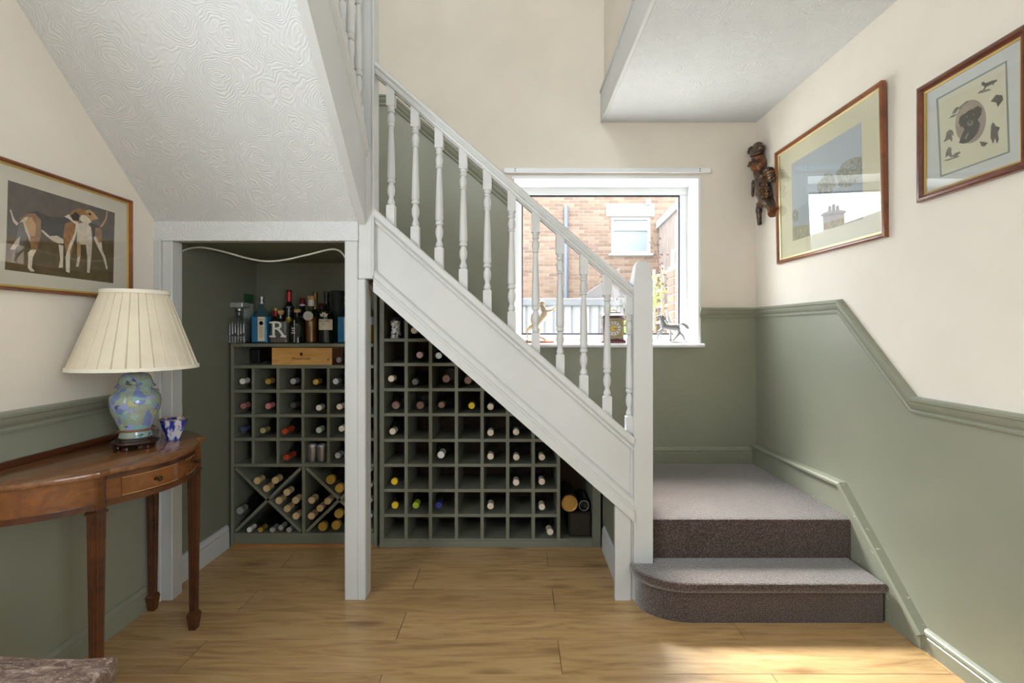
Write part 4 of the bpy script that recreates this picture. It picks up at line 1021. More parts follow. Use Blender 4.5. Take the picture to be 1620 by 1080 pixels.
# ------------------------------------------------------------------ framed pictures
M_mat = plain('cream_picture_mount', srgb(206, 200, 186), .8, 0, .02)
M_mat2 = plain('pale_yellow_picture_mount', srgb(212, 208, 182), .8, 0, .02)
M_mat3 = plain('pale_grey_picture_mount', srgb(198, 202, 200), .8, 0, .02)
def picture(name, place, u0, u1, z0, z1, fw, depth, label, mfr, mmat, slip=.006, mslip=None):
    """frame in wall coordinates; place(u, v, out)"""
    c = place((u0+u1)/2, (z0+z1)/2, 0)
    t = thing(name, c, label, 'picture')
    prof = [(0.001, 0), (depth, 0), (depth+.004, fw*.25), (depth+.003, fw*.55), (depth-.006, fw*.8), (depth-.006, fw), (0.001, fw)]
    def rail(corners, prof, m, nm):
        rows = []
        n = 4
        for k in range(n+1):
            (u, v), (su, sv) = corners[k % n]
            rows.append([place(u+su*q, v+sv*q, o) for o, q in prof])
        for k in range(n):
            bm = B(); rings(bm, [rows[k], rows[k+1]]); obj(nm, bm, m, t, 40)
    C4 = [((u0, z0), (1, 1)), ((u1, z0), (-1, 1)), ((u1, z1), (-1, -1)), ((u0, z1), (1, -1))]
    rail(C4, prof, mfr, 'frame_side')
    d2 = depth-.007
    rail(C4, [(.002, fw), (d2, fw), (d2-.002, fw+slip), (.002, fw+slip)], mslip or M_gold, 'gilt_slip')
    q = fw+slip*.6
    bm = B(); rings(bm, [[place(u0+q, z0+q, .002), place(u1-q, z0+q, .002), place(u1-q, z1-q, .002), place(u0+q, z1-q, .002)], [place(u0+q, z0+q, .006), place(u1-q, z0+q, .006), place(u1-q, z1-q, .006), place(u0+q, z1-q, .006)]])
    obj('mount', bm, mmat, t)
    g = d2-.004
    bm = B(); rings(bm, [[place(u0+q, z0+q, g), place(u1-q, z0+q, g), place(u1-q, z1-q, g), place(u0+q, z1-q, g)], [place(u0+q, z0+q, g+.0015), place(u1-q, z0+q, g+.0015), place(u1-q, z1-q, g+.0015), place(u0+q, z1-q, g+.0015)]])
    obj('glass', bm, M_picglass, t)
    return t
def flats(t, name, shapes, place, out0, parent=None):
    """printed picture: flat patches of colour, each a hair above the last"""
    bm = B(); mats = []
    for i, (m, pts) in enumerate(shapes):
        if m not in mats: mats.append(m)
        o = out0+.00002*i
        f = bm.faces.new([bm.verts.new(place(u, v, o)) for u, v in pts]); f.material_index = mats.index(m)
    return obj(name, bm, mats, parent or t)
# hounds
pl = picture('framed_hound_print', LW, 1.455, 2.016, 1.327, 1.738, .012, .016, 'framed print of two hounds on the left wall above the lamp', M_frame2, M_mat, .007)
def hp(x, y, X=1.594):
    px, py = x/6., 280+y/6.
    Y = X*F/(CX-px); return (Y, EYE+(CY-py)/F*Y)
def pcol(name, c, var=.18, sc=30): return plain(name, srgb(*c), .7, 0, var, sc)
C_bg = pcol('print_umber_dark', (92, 83, 74), .16, 40); C_gr = pcol('print_umber_ground', (100, 84, 56), .25, 30); C_bk = pcol('print_hound_black', (58, 52, 48), .3, 55)
C_tan = pcol('print_hound_tan', (148, 110, 74), .3, 55); C_wh = pcol('print_hound_white', (204, 192, 172), .16, 55); C_tanl = pcol('print_hound_light_tan', (186, 148, 104), .15); C_bl = pcol('print_blue_grey', (112, 108, 104), .2)
sh = [(C_bg, [(75, 28), (1090, 340), (1083, 600), (62, 560)]), (C_gr, [(62, 556), (1083, 598), (1075, 1008), (45, 878)]),
      (C_wh, [(92, 312), (105, 310), (135, 400), (175, 440), (160, 462), (125, 425)]), 
      (C_tanl, [(935, 475), (965, 450), (1000, 395), (1012, 322), (1022, 325), (1012, 400), (975, 465), (945, 485)]),
      # far dog
      (C_bk, [(720, 470), (790, 430), (890, 440), (950, 470), (968, 540), (900, 570), (870, 610), (740, 600)]), (C_tan, [(905, 480), (955, 480), (972, 560), (965, 640), (930, 630), (900, 570)]),
      (C_wh, [(885, 575), (905, 560), (935, 620), (965, 620), (970, 690), (1000, 760), (1020, 860), (1010, 880), (975, 760), (935, 680)]),
      (C_wh, [(735, 440), (820, 430), (865, 480), (875, 580), (870, 700), (850, 910), (825, 905), (828, 760), (815, 640), (765, 640), (762, 760), (745, 850), (720, 850), (738, 740), (728, 600)]), (C_tanl, [(735, 600), (765, 640), (765, 720), (748, 760), (728, 740)]),
      # near dog, rear legs
      (C_bl, [(180, 450), (235, 440), (260, 540), (250, 590), (180, 680), (140, 720), (135, 810), (105, 800), (115, 720), (92, 690), (150, 600)]), (C_wh, [(150, 600), (190, 560), (180, 640), (140, 690), (92, 685)]),
      # body
      (C_bk, [(240, 350), (340, 322), (470, 375), (620, 385), (700, 400), (720, 480), (620, 600), (590, 625), (480, 575), (390, 510), (300, 420)]),
      (C_wh, [(380, 500), (410, 505), (470, 560), (540, 555), (600, 590), (605, 630), (560, 632), (500, 608), (440, 560)]),
      (C_tan, [(190, 400), (250, 345), (330, 345), (390, 410), (385, 560), (350, 690), (300, 700), (285, 610), (230, 470)]), (C_tanl, [(230, 400), (300, 380), (340, 460), (330, 560), (290, 560), (250, 480)]), (C_wh, [(175, 440), (235, 380), (270, 380), (235, 430), (285, 560), (285, 620), (240, 510), (215, 420)]),
      (C_wh, [(262, 720), (290, 690), (345, 690), (310, 760), (300, 860), (328, 895), (290, 895), (262, 860), (268, 770)]),
      (C_tan, [(615, 440), (680, 420), (735, 450), (715, 570), (690, 650), (665, 760), (630, 770), (612, 640), (598, 560)]),
      (C_wh, [(610, 375), (655, 350), (690, 410), (745, 430), (735, 500), (700, 610), (665, 690), (660, 910), (625, 895), (620, 760), (650, 650), (705, 540), (720, 450), (650, 395)]), (C_wh, [(555, 640), (600, 650), (595, 860), (555, 858), (570, 780)]),
      # heads
      (C_tan, [(650, 350), (700, 310), (750, 293), (800, 310), (835, 360), (870, 430), (800, 430), (735, 425), (690, 400)]), (C_bk, [(665, 370), (715, 328), (750, 360), (745, 415), (700, 410)]), (C_wh, [(770, 360), (820, 365), (870, 425), (830, 448), (780, 425), (750, 400)]),
      (C_tanl, [(805, 318), (850, 308), (890, 340), (932, 392), (925, 425), (880, 440), (850, 400), (825, 350)]), (C_bk, [(835, 335), (865, 345), (860, 365), (840, 358)]), (C_bl, [(860, 415), (930, 395), (925, 428), (880, 445)])]
flats(pl, 'hound_print', [(m, [hp(*p) for p in ps]) for m, ps in sh], LW, .0062)
# landscape
p1 = picture('framed_landscape_print', lambda u, v, o: Vector((XR-o-max(0, (v-1.591))*.02, u, v)), 2.03, 2.865, 1.591, 2.245, .020, .020, 'large framed landscape print with pale mount on the right wall', M_frame2, M_mat2, .010, plain('pale_gilt_slip', srgb(214, 200, 150), .4, .4))
q1 = lambda u, v, o: Vector((XR-o-(v-1.591)*.02, u, v))
C_sky = pcol('print_pale_sky', (170, 182, 192), .05, 6); C_tree = NT('print_foliage'); v_ = C_tree.coord(); C_tree.base(C_tree.ramp(C_tree.noise(v_, 70, 4, .7), [(.4, srgb(112, 116, 100)), (.6, srgb(164, 168, 160))])); C_tree = C_tree.set(.7)
C_field = pcol('print_misty_field', (158, 168, 176), .08, 8); C_fl = pcol('print_field_flowers', (150, 148, 122), .25, 60)
u0, u1, v0, v1 = 2.17, 2.72, 1.70, 2.13
def tree(uc, vb, w, h, n=18):
    rg = random.Random(int(uc*1000)); return [(min(u1, max(u0, uc+w*math.cos(2*PI*k/n)*(1+.16*rg.uniform(-1, 1)))), vb+h*.5+h*.5*math.sin(2*PI*k/n)*(1+.12*rg.uniform(-1, 1))) for k in range(n)]
sh = [(C_sky, [(u0, v0), (u1, v0), (u1, v1), (u0, v1)]), (C_field, [(u0, v0), (u1, v0), (u1, 1.87), (2.5, 1.885), (u0, 1.88)]), (C_tree, tree(2.25, 1.87, .10, .13)), (C_tree, tree(2.42, 1.87, .075, .11)), (C_tree, tree(2.69, 1.80, .028, .07)),
      (C_fl, [(u0, v0), (u1, v0), (u1, 1.78), (2.6, 1.765), (2.45, 1.74), (u0, 1.73)])]
flats(p1, 'landscape_print', sh, q1, .0062)
# labrador
p2 = picture('framed_labrador_print', RW, 1.462, 1.868, 1.690, 2.127, .026, .020, 'framed print of a black dog portrait in an oval, upper right', M_frame, M_mat3, .006)
def lp(x, y, X=XR-.008):
    px, py = 1430+x/3.484, 20+y/3.484
    Y = X*F/(px-CX); return (Y, EYE+(CY-py)/F*Y)
C_pap = pcol('print_ivory_paper', (204, 202, 178), .03, 6); C_edge = plain('grey_green_inner_mount', srgb(120, 128, 122), .7); C_ov = pcol('print_oval_brown', (150, 136, 122), .2, 16); C_lab = pcol('print_labrador_black', (16, 15, 16), .3, 40); C_lab2 = pcol('print_labrador_grey', (104, 100, 98), .3, 40); C_sk = pcol('print_pencil_grey', (104, 100, 90), .35, 60); C_skd = pcol('print_pencil_dark', (64, 62, 58), .3, 50)
def ell(cx, cy, rx, ry, rot=0, n=28): return [(cx+rx*math.cos(a)*math.cos(rot)-ry*math.sin(a)*math.sin(rot), cy+rx*math.cos(a)*math.sin(rot)+ry*math.sin(a)*math.cos(rot)) for a in [2*PI*k/n for k in range(n)]]
sh = [(C_edge, [(175, 475), (565, 262), (582, 770), (197, 908)]), (C_pap, [(187, 478), (555, 278), (570, 765), (206, 896)]),
      (C_ov, ell(365, 600, 84, 122, .18)),
      (C_lab, [(300, 718), (318, 668), (332, 640), (345, 620), (405, 590), (418, 612), (412, 640), (398, 670), (372, 698), (350, 715), (328, 722)]),
      (C_lab, [(326, 640), (318, 600), (330, 560), (352, 540), (385, 526), (406, 545), (408, 580), (395, 610), (375, 628), (350, 640)]),
      (C_lab, [(298, 606), (306, 574), (328, 556), (336, 575), (328, 622), (312, 632)]), (C_lab, [(388, 520), (408, 514), (428, 528), (424, 560), (406, 588), (396, 560)]),
      (C_lab2, [(345, 600), (362, 592), (380, 598), (376, 618), (358, 626), (346, 618)]), (C_lab, [(354, 600), (368, 596), (370, 606), (358, 610)]), (C_lab2, [(338, 572), (346, 568), (348, 576), (340, 578)]), (C_lab2, [(378, 560), (387, 556), (388, 564), (380, 567)]), (C_lab2, [(330, 690), (350, 660), (356, 664), (340, 700)]),
      (C_skd, [(426, 400), (424, 386), (436, 380), (448, 388), (486, 374), (512, 368), (510, 378), (494, 388), (490, 402), (484, 394), (452, 410), (434, 436), (430, 432), (442, 408), (432, 402)]), (C_sk, [(400, 448), (420, 428), (470, 420), (480, 426), (430, 442)]), (C_skd, [(475, 490), (505, 452), (540, 455), (545, 480), (522, 510), (515, 520), (505, 495)]),
      (C_sk, [(262, 560), (272, 536), (290, 518), (300, 522), (318, 506), (346, 484), (350, 492), (326, 514), (312, 532), (298, 530), (284, 552)]), (C_sk, [(245, 584), (262, 566), (290, 556), (280, 572)]), (C_sk, [(215, 716), (228, 690), (232, 660), (246, 646), (262, 646), (272, 660), (270, 680), (262, 672), (266, 700), (258, 712), (250, 696), (236, 704)]), (C_sk, [(226, 800), (230, 768), (242, 742), (254, 740), (262, 752), (258, 770), (268, 790), (256, 800), (244, 786)]), (C_sk, [(262, 796), (276, 776), (306, 764), (310, 772), (296, 784), (290, 794)]), (C_sk, [(212, 816), (300, 788), (302, 794), (240, 816)]),
      (C_skd, [(475, 690), (478, 620), (490, 603), (505, 625), (528, 632), (515, 660), (520, 700), (510, 722), (500, 690), (490, 725)]), (C_skd, [(415, 710), (440, 712), (462, 718), (440, 738), (425, 735)])]
flats(p2, 'labrador_print', [(m, [lp(*p) for p in ps]) for m, ps in sh], RW, .0062)
# ------------------------------------------------------------------ ornaments on the window sill
SL = 1.1195
def remesh(name, bm, m, parent, vox=.0035, smooth=2):
    o = obj(name, bm, m, parent, 180)
    md = o.modifiers.new('remesh', 'REMESH'); md.mode = 'VOXEL'; md.voxel_size = vox; md.use_smooth_shade = True
    ms = o.modifiers.new('smooth', 'SMOOTH'); ms.iterations = smooth; ms.factor = .5
    return o
# bracket clock
Y = 3.225; x = (968.5-CX)/F*Y
t = thing('bracket_clock', (x, Y, SL), 'small dark wooden bracket clock with gold dial on the window sill', 'clock')
M_ck = wood('dark_clock_wood', srgb(46, 22, 18), srgb(78, 40, 30), (8, 8, 8), .25, coat=.4); M_ckr = plain('red_brown_lacquer', srgb(104, 34, 40), .25)
h = .0665
bm = B(); bx(bm, x-h, x+h, Y-.045, Y+.045, SL+.022, SL+.168, .002); case = obj('case', bm, M_ck, t)
bm = B(); rings(bm, [rsq(h+.013, .058, SL, (x, Y), .1), rsq(h+.013, .058, SL+.012, (x, Y), .1), rsq(h+.004, .049, SL+.022, (x, Y), .1)]); obj('plinth', bm, M_ckr, t)
bm = B(); rings(bm, [rsq(h+.004, .049, SL+.168, (x, Y), .1), rsq(h+.012, .056, SL+.174, (x, Y), .1), rsq(h+.010, .054, SL+.179, (x, Y), .1), rsq(h-.016, .03, SL+.197, (x, Y), .1), rsq(h-.018, .028, SL+.202, (x, Y), .1)]); obj('caddy_top', bm, M_ck, t)
bm = B(); tube(bm, smooth_path([(x-.028, Y, SL+.202), (x-.024, Y, SL+.214), (x, Y, SL+.220), (x+.024, Y, SL+.214), (x+.028, Y, SL+.202)]), .0035, 8); obj('carrying_handle', bm, MATS['brass'], t, 60)
g = .058
for nm, a in (('dial_surround', (x-g, x+g, SL+.037, SL+.155)),):
    bm = B()
    bx(bm, a[0], a[1], Y-.0475, Y-.045, a[2], a[2]+.004); bx(bm, a[0], a[1], Y-.0475, Y-.045, a[3]-.004, a[3]); bx(bm, a[0], a[0]+.004, Y-.0475, Y-.045, a[2]+.004, a[3]-.004); bx(bm, a[1]-.004, a[1], Y-.0475, Y-.045, a[2]+.004, a[3]-.004); obj(nm, bm, M_gold, case)
bm = B(); bx(bm, x-.05, x+.05, Y-.0465, Y-.045, SL+.046, SL+.146); dl = obj('dial_plate', bm, plain('engraved_brass_dial', srgb(140, 122, 74), .35, .7, .3, 90), case)
cz = SL+.096
bm = B(); lathe(bm, [(-.0485, .026), (-.0485, .046), (-.0465, .0465)], (x, Y, cz), 'y', 32, 0, False); obj('chapter_ring', bm, plain('silvered_chapter_ring', srgb(190, 190, 192), .35, .4), dl)
bm = B()
for k in range(12):
    a = 2*PI*k/12; d = Vector((math.sin(a), 0, math.cos(a))); s = Vector((math.cos(a), 0, -math.sin(a)))
    c = Vector((x, Y-.0488, cz)); rings(bm, [[c+d*.030-s*.0022, c+d*.030+s*.0022, c+d*.042+s*.003, c+d*.042-s*.003], [c+d*.030-s*.0022+Vector((0, -.0006, 0)), c+d*.030+s*.0022+Vector((0, -.0006, 0)), c+d*.042+s*.003+Vector((0, -.0006, 0)), c+d*.042-s*.003+Vector((0, -.0006, 0))]])
obj('hour_marks', bm, M_ink, dl)
bm = B(); lathe(bm, [(-.048, .003), (-.048, .02), (-.0465, .021)], (x, Y, cz), 'y', 20); obj('dial_centre', bm, M_gold, dl, 40)
for nm, ang, L in (('hour_hand', 2.0, .022), ('minute_hand', 1.75, .036)):
    d = Vector((math.sin(ang), 0, math.cos(ang))); s = Vector((math.cos(ang), 0, -math.sin(ang))); c = Vector((x, Y-.0498, cz))
    bm = B(); rings(bm, [[c-s*.002, c+s*.002, c+d*L+s*.0005, c+d*L-s*.0005], [c-s*.002+Vector((0, -.0008, 0)), c+s*.002+Vector((0, -.0008, 0)), c+d*L+s*.0005+Vector((0, -.0008, 0)), c+d*L-s*.0005+Vector((0, -.0008, 0))]]); obj(nm, bm, M_ink, dl)
for s in (-1, 1):
    bm = B(); tube(bm, [(x+s*(h+.002), Y-.01, SL+.11), (x+s*(h+.008), Y-.01, SL+.105), (x+s*(h+.002), Y-.01, SL+.10)], .002, 6); obj('side_handle', bm, MATS['brass'], t, 60)
# prancing grey horse (read in a 9x enlargement, head to the left)
Yh = 3.235
def hq(zx, zy, dy=0): return Vector(((930+zx/9.-CX)/F*Yh, Yh+dy, EYE-(480+zy/9.-CY)/F*Yh))
k9 = Yh/F/9.
t = thing('horse_figurine', (hq(1180, 0).x, Yh, SL), 'grey prancing horse figurine on the sill right of the newel', 'figurine')
bm = B()
tube(bm, [hq(1045, 330), hq(1100, 330), hq(1180, 335), hq(1250, 335), hq(1300, 330)], [x*k9 for x in (30, 46, 42, 48, 30)], 12)
tube(bm, [hq(1085, 330), hq(1065, 260), hq(1040, 190)], [x*k9 for x in (46, 34, 24)], 10)
tube(bm, [hq(1040, 180), hq(1005, 185), hq(965, 200)], [x*k9 for x in (26, 21, 13)], 10)
for dy, p in ((-.012, [(1060, 370), (1000, 400), (980, 420), (1010, 460), (1045, 482)]), (.012, [(1080, 370), (1030, 430), (1000, 455), (1000, 490), (985, 510)]),
              (-.012, [(1285, 350), (1290, 430), (1255, 470), (1215, 515), (1205, 535)]), (.012, [(1290, 350), (1320, 420), (1365, 455), (1385, 510), (1375, 530)])):
    tube(bm, [hq(a, b, dy) for a, b in p], [r*k9 for r in (27, 17, 11, 9, 10)], 8)
tube(bm, [hq(1030, 155), hq(1025, 140)], [6*k9, 3*k9], 6)
remesh('horse_body', bm, plain('grey_resin', srgb(104, 102, 100), .5, 0, .12, 40), t, .003)
bm = B()
for i in range(9):
    a = hq(1050+i*9, 165+i*13); tube(bm, [a, a+Vector((14*k9, 0, -3*k9)), a+Vector((24*k9, 0, -16*k9))], [9*k9, 8*k9, 3*k9], 6)
remesh('mane', bm, plain('dark_grey_mane', srgb(70, 68, 70), .6), t, .0025, 1)
bm = B(); tube(bm, smooth_path([hq(1300, 305), hq(1345, 288), hq(1390, 310), hq(1425, 345), hq(1432, 362)]), [r*k9 for r in ([10]*6+[18]*6+[22]*6+[14]*6+[5])], 8); obj('tail', bm, plain('pale_grey_tail', srgb(104, 102, 102), .6), t, 60)
bm = B(); lathe(bm, [(0, .058), (.004, .06), (.010, .05), (.013, .02)], (hq(1230, 0).x, Yh, SL), 'z', 24, sq=.6); bs = obj('rock_base', bm, plain('pale_stone_base', srgb(160, 158, 154), .7, 0, .2, 60), t, 40)
bm = B(); tube(bm, [hq(1170, 540), hq(1172, 470), hq(1178, 380)], [28*k9, 18*k9, 14*k9], 8); obj('support', bm, MATS['pale_stone_base'], t, 60)
# second, white horse behind it
Yh = 3.30
t = thing('horse_figurine', (hq(1170, 0).x+.02, Yh, SL), 'white rearing horse figurine behind the grey horse', 'figurine')
bm = B()
tube(bm, [hq(1250, 420), hq(1200, 340), hq(1160, 260)], [r*k9 for r in (40, 44, 36)], 10); tube(bm, [hq(1160, 260), hq(1140, 180), hq(1130, 120)], [r*k9 for r in (34, 24, 18)], 10); tube(bm, [hq(1135, 110), hq(1095, 130)], [18*k9, 10*k9], 8)
for dy, p in ((-.01, [(1160, 270), (1100, 260), (1070, 300), (1060, 330)]), (.01, [(1165, 260), (1110, 240), (1090, 280), (1095, 310)]), (-.012, [(1255, 420), (1290, 470), (1250, 520), (1260, 565)]), (.012, [(1255, 420), (1310, 470), (1280, 520), (1285, 565)])):
    tube(bm, [hq(a, b, dy) for a, b in p], [r*k9 for r in (24, 15, 11, 10)], 8)
tube(bm, [hq(1260, 410), hq(1310, 400), hq(1350, 450), hq(1345, 520)], [10*k9, 16*k9, 16*k9, 5*k9], 8)
remesh('horse_body', bm, plain('white_porcelain', srgb(190, 188, 186), .3), t, .003)
bm = B(); lathe(bm, [(0, .044), (.005, .045), (.009, .038), (.0135, .015)], (hq(1265, 0).x, Yh, SL), 'z', 20, sq=.6); obj('rock_base', bm, MATS['pale_stone_base'], t, 40)
# cream rearing horse on a wooden base (12x enlargement)
Yh = 3.225
def rq(zx, zy, dy=0): return Vector(((815+zx/12.-CX)/F*Yh, Yh+dy, EYE-(470+zy/12.-CY)/F*Yh))
k2 = Yh/F/12.
t = thing('horse_figurine', (rq(440, 0).x, Yh, SL), 'cream rearing horse figurine on a wooden base at the left of the sill', 'figurine')
bm = B()
tube(bm, [rq(390, 560), rq(450, 460), rq(540, 350), rq(590, 280)], [r*k2 for r in (70, 76, 84, 62)], 12)
tube(bm, [rq(560, 280), rq(520, 190), rq(485, 130)], [r*k2 for r in (72, 54, 44)], 10); tube(bm, [rq(480, 120), rq(500, 95), rq(560, 110)], [r*k2 for r in (40, 36, 22)], 10)
for dy, p, rr_ in ((-.014, [(590, 270), (690, 250), (760, 175), (790, 190)], (44, 30, 18, 16)), (.014, [(590, 260), (680, 220), (740, 180), (770, 215)], (44, 28, 18, 16)),
                   (-.014, [(390, 540), (280, 570), (220, 640), (235, 740), (225, 830)], (66, 46, 30, 22, 26)), (.014, [(430, 540), (450, 660), (440, 740), (540, 780), (590, 835)], (60, 42, 30, 22, 24))):
    tube(bm, [rq(a, b, dy) for a, b in p], [r*k2 for r in rr_], 8)
tube(bm, smooth_path([rq(370, 540), rq(330, 470), rq(325, 400), rq(350, 300)]), [30*k2]*6+[36*k2]*12+[10*k2], 8)
remesh('horse_body', bm, plain('cream_porcelain', srgb(196, 178, 150), .35, 0, .1, 30), t, .003)
bm = B(); bx(bm, rq(170, 0).x, rq(730, 0).x, Yh-.04, Yh+.04, SL+.0003, SL+.014, .003); obj('wooden_base', bm, wood('cherry_base', srgb(120, 66, 40), srgb(170, 104, 66), (2, 14, 14), .35), t)

# ------------------------------------------------------------------ carved wall figure beside the window corner
def carvedm():
    q = NT('dark_gilded_carving'); v = q.coord(); f = q.noise(v, 28, 6, .7, .6)
    ge = q.add('ShaderNodeNewGeometry')
    c = q.ramp(f, [(.38, srgb(30, 24, 20)), (.55, srgb(66, 46, 32)), (.66, srgb(140, 98, 56))])
    q.base(c); q.bump(f, .6, .004); return q.set(.28, .25, Coat_Weight=.4)
M_cv = carvedm()
M_cvg = plain('worn_copper_gilding', srgb(112, 70, 42), .3, .5, .35, 40)
def cq(zx, zy, out=.03):
    px, py = 1170+zx/7.2, 215+zy/7.2; X = XR-out
    Yc_ = X*F/(px-CX); return Vector((X, Yc_, EYE+(CY-py)/F*Yc_))
u7 = 3.0/F/7.2
t = thing('carved_wall_figure', (XR, 3.03, 2.12), 'dark carved bird-like figure with crown hanging by the corner of the right wall', 'carving')
bm = B()
# body with neck, seen against the right wall; depth flattened against the wall
def blob(zx, zy, rx, rz, out=.036, dep=.034):
    c = cq(zx, zy, out); ball(bm, c, (dep, rx*u7*1.9, rz*u7), 14)
for a in ((255, 560, 62, 80), (265, 630, 72, 90), (285, 700, 66, 70), (240, 490, 50, 70), (220, 435, 36, 60, .036, .03)): blob(*a)
body = remesh('body', bm, M_cv, t, .005, 3)
bm = B()
for a in ((200, 350, 44, 66, .04, .036), (238, 320, 36, 80, .036, .034), (150, 318, 40, 28, .045, .026), (205, 255, 52, 34, .042, .034), (125, 335, 26, 20, .045, .02), (212, 410, 32, 50, .038, .03)): blob(*a)
remesh('head', bm, M_cvg, t, .005, 2)
bm = B(); blob(195, 278, 16, 9, .072, .008); obj('eye', bm, M_cv, t, 60)
bm = B(); tube(bm, [cq(110, 300, .055), cq(160, 290, .066), cq(215, 275, .068)], .004, 6); obj('mouth_line', bm, M_dark, t, 60)
bm = B()
for a in ((150, 150, 28, 34), (185, 175, 40, 34), (210, 110, 34, 38), (235, 140, 30, 40), (185, 208, 54, 26), (140, 180, 26, 34), (210, 185, 44, 40)): blob(*a[:4], .04, .03)
remesh('crown', bm, M_cv, t, .005, 1)
bm = B(); tube(bm, [cq(140, 215, .06), cq(185, 205, .072), cq(240, 190, .062)], .005, 8); obj('crown_band', bm, M_cvg, t, 60)
# wing of curved plumes on the right
for i, (a, b, c) in enumerate((((265, 450), (320, 380), (370, 375)), ((275, 470), (340, 410), (392, 415)), ((290, 490), (350, 440), (402, 450)), ((305, 505), (355, 470), (405, 478)), ((320, 515), (365, 495), (398, 490)))):
    bm = B(); tube(bm, smooth_path([cq(*a, .03), cq(*b, .055+.004*i), cq(*c, .03)]), [.010]*4+[.013]*5+[.012]*3+[.004], 8, 0, 1.0); obj('wing_plume', bm, M_cvg if i % 2 else M_cv, t, 60)
bm = B(); ball(bm, cq(325, 440, .018), (.016, 75*u7*1.7, 75*u7), 14); obj('wing_base', bm, M_cv, t, 60)
# left fin
bm = B()
for i in range(7): tube(bm, [cq(165-i*2, 510+i*26, .025), cq(128-i*1, 560+i*22, .02)], [.010, .006], 6)
tube(bm, [cq(150, 530, .02), cq(130, 600, .02), cq(150, 700, .02)], [.010, .016, .008], 8)
remesh('fin', bm, M_cv, t, .004, 1)
# scales on the breast
for r in range(5):
    for k in range(4):
        bm = B(); c = cq(225+k*28+(r % 2)*14, 555+r*34, .068); lathe(bm, [(-.003, .0085), (.001, .010), (.004, .006)], c, 'x', 10); obj('scale', bm, M_cvg if (r+k) % 2 else M_cv, t, 60)
# forked tail: one limb cut off square, one curling to a point
bm = B(); tube(bm, smooth_path([cq(300, 730, .035), cq(345, 780, .035), cq(375, 830, .035), cq(393, 868, .035)]), [.032]*6+[.028]*6+[.030]*6+[.034], 12); lb_ = obj('tail_limb', bm, M_cv, t, 60)
bm = B(); tube(bm, [cq(388, 862, .035), cq(394, 873, .035)], [.0355, .0355], 12); obj('tail_rim', bm, M_cvg, t, 60)
bm = B(); tube(bm, smooth_path([cq(275, 740, .035), cq(228, 800, .035), cq(222, 880, .032), cq(225, 950, .028), cq(230, 1015, .026)]), [.026]*6+[.020]*6+[.016]*6+[.014]*6+[.008], 10); obj('tail_limb', bm, M_cv, t, 60)
for k in range(8):
    bm = B(); ball(bm, cq(250+k*14-(4-k)*0, 815-abs(k-3.5)*0-18*math.sin(k/7*PI), .06), .005, 8); obj('bead', bm, M_cvg, t, 60)
# ------------------------------------------------------------------ outside the window
M_ground = plain('concrete_yard', srgb(170, 168, 162), .9, 0, .1, 2)
bm = B(); bx(bm, -40, 30, 3.46, 70, -.3, -.2); o = obj('yard_ground', bm, M_ground); o['kind'] = 'structure'
def brickmat(name, node):
    q = NT(name)
    r = q.add('ShaderNodeObjectInfo').outputs['Random'] if node == 'obj' else q.add('ShaderNodeNewGeometry').outputs['Random Per Island']
    c = q.ramp(r, [(0, srgb(92, 70, 58)), (.35, srgb(108, 86, 72)), (.6, srgb(120, 99, 84)), (.85, srgb(100, 77, 64)), (1, srgb(82, 64, 56))])
    v = q.coord(); c = q.mix(.25, c, q.ramp(q.noise(v, 22, 4), [(.3, srgb(84, 66, 56)), (.7, srgb(128, 108, 92))]))
    q.base(c); return q.set(.9)
M_bro, M_bri = brickmat('brick_single', 'obj'), brickmat('brick_mass', 'isl')
M_mort = plain('pale_mortar', srgb(128, 124, 118), .95)
HY = 11.0; HX0, HX1, HZ1 = -1.6, 4.3, 5.1
hs = thing('neighbour_house', (.9, HY, -.2), 'brown brick neighbouring house seen through the stair window', 'house')
wx0, wx1, wz0, wz1 = (967-CX)/F*HY, (1029-CX)/F*HY, EYE-(401-CY)/F*HY, EYE-(343-CY)/F*HY
bm = B()
for a in ((HX0, wx0, -.2, HZ1), (wx1, HX1, -.2, HZ1), (wx0, wx1, -.2, wz0), (wx0, wx1, wz1, HZ1)): bx(bm, a[0], a[1], HY, HY+.25, a[2], a[3])
wall = obj('wall', bm, M_mort, hs)
lx0, lx1, lz0, lz1 = (959-CX)/F*HY, (1035-CX)/F*HY, EYE-(342-CY)/F*HY, EYE-(326-CY)/F*HY
BL_, BH = .225, .075
bme = {}
def brick_mesh(w):
    if w not in bme:
        b = B(); bx(b, -w/2, w/2, -.006, .02, -.0325, .0325, .003); me = bpy.data.meshes.new('brick'); b.to_mesh(me); b.free(); me.materials.append(M_bro); bme[w] = me
    return bme[w]
cells = []
nr = int((HZ1+.2)/BH)
holes = [(wx0, wx1, wz0-.05, wz1), (lx0, lx1, lz0, lz1)]
for r in range(nr):
    z = -.2+BH*(r+.5); x = HX0+(BL_/2 if r % 2 else 0)
    while x+BL_ < HX1:
        segs = [(x+.005, x+BL_-.005)]
        for h0, h1, hz0, hz1 in holes:      # bricks are cut at the openings
            if z+.033 > hz0 and z-.033 < hz1:
                segs = [q for a, b in segs for q in ((a, min(b, h0-.004)), (max(a, h1+.004), b)) if q[1]-q[0] > .03]
        for a, b in segs: cells.append(((a+b)/2, z, round(b-a, 3)))
        x += BL_
def seen(c):
    px, py = CX+F*c[0]/HY, CY-F*(c[1]-EYE)/HY
    return abs(px-925)/130+abs(py-385)/95
cells.sort(key=seen)
for x, z, bw_ in cells[:300]:
    o = bpy.data.objects.new('brick', brick_mesh(bw_)); COL.objects.link(o); o.parent = wall; o.location = Vector((x, HY, z))-WL[wall.name]
bm = B()
for x, z, bw_ in cells[300:]: bx(bm, x-bw_/2, x+bw_/2, HY-.006, HY+.02, z-.0325, z+.0325)
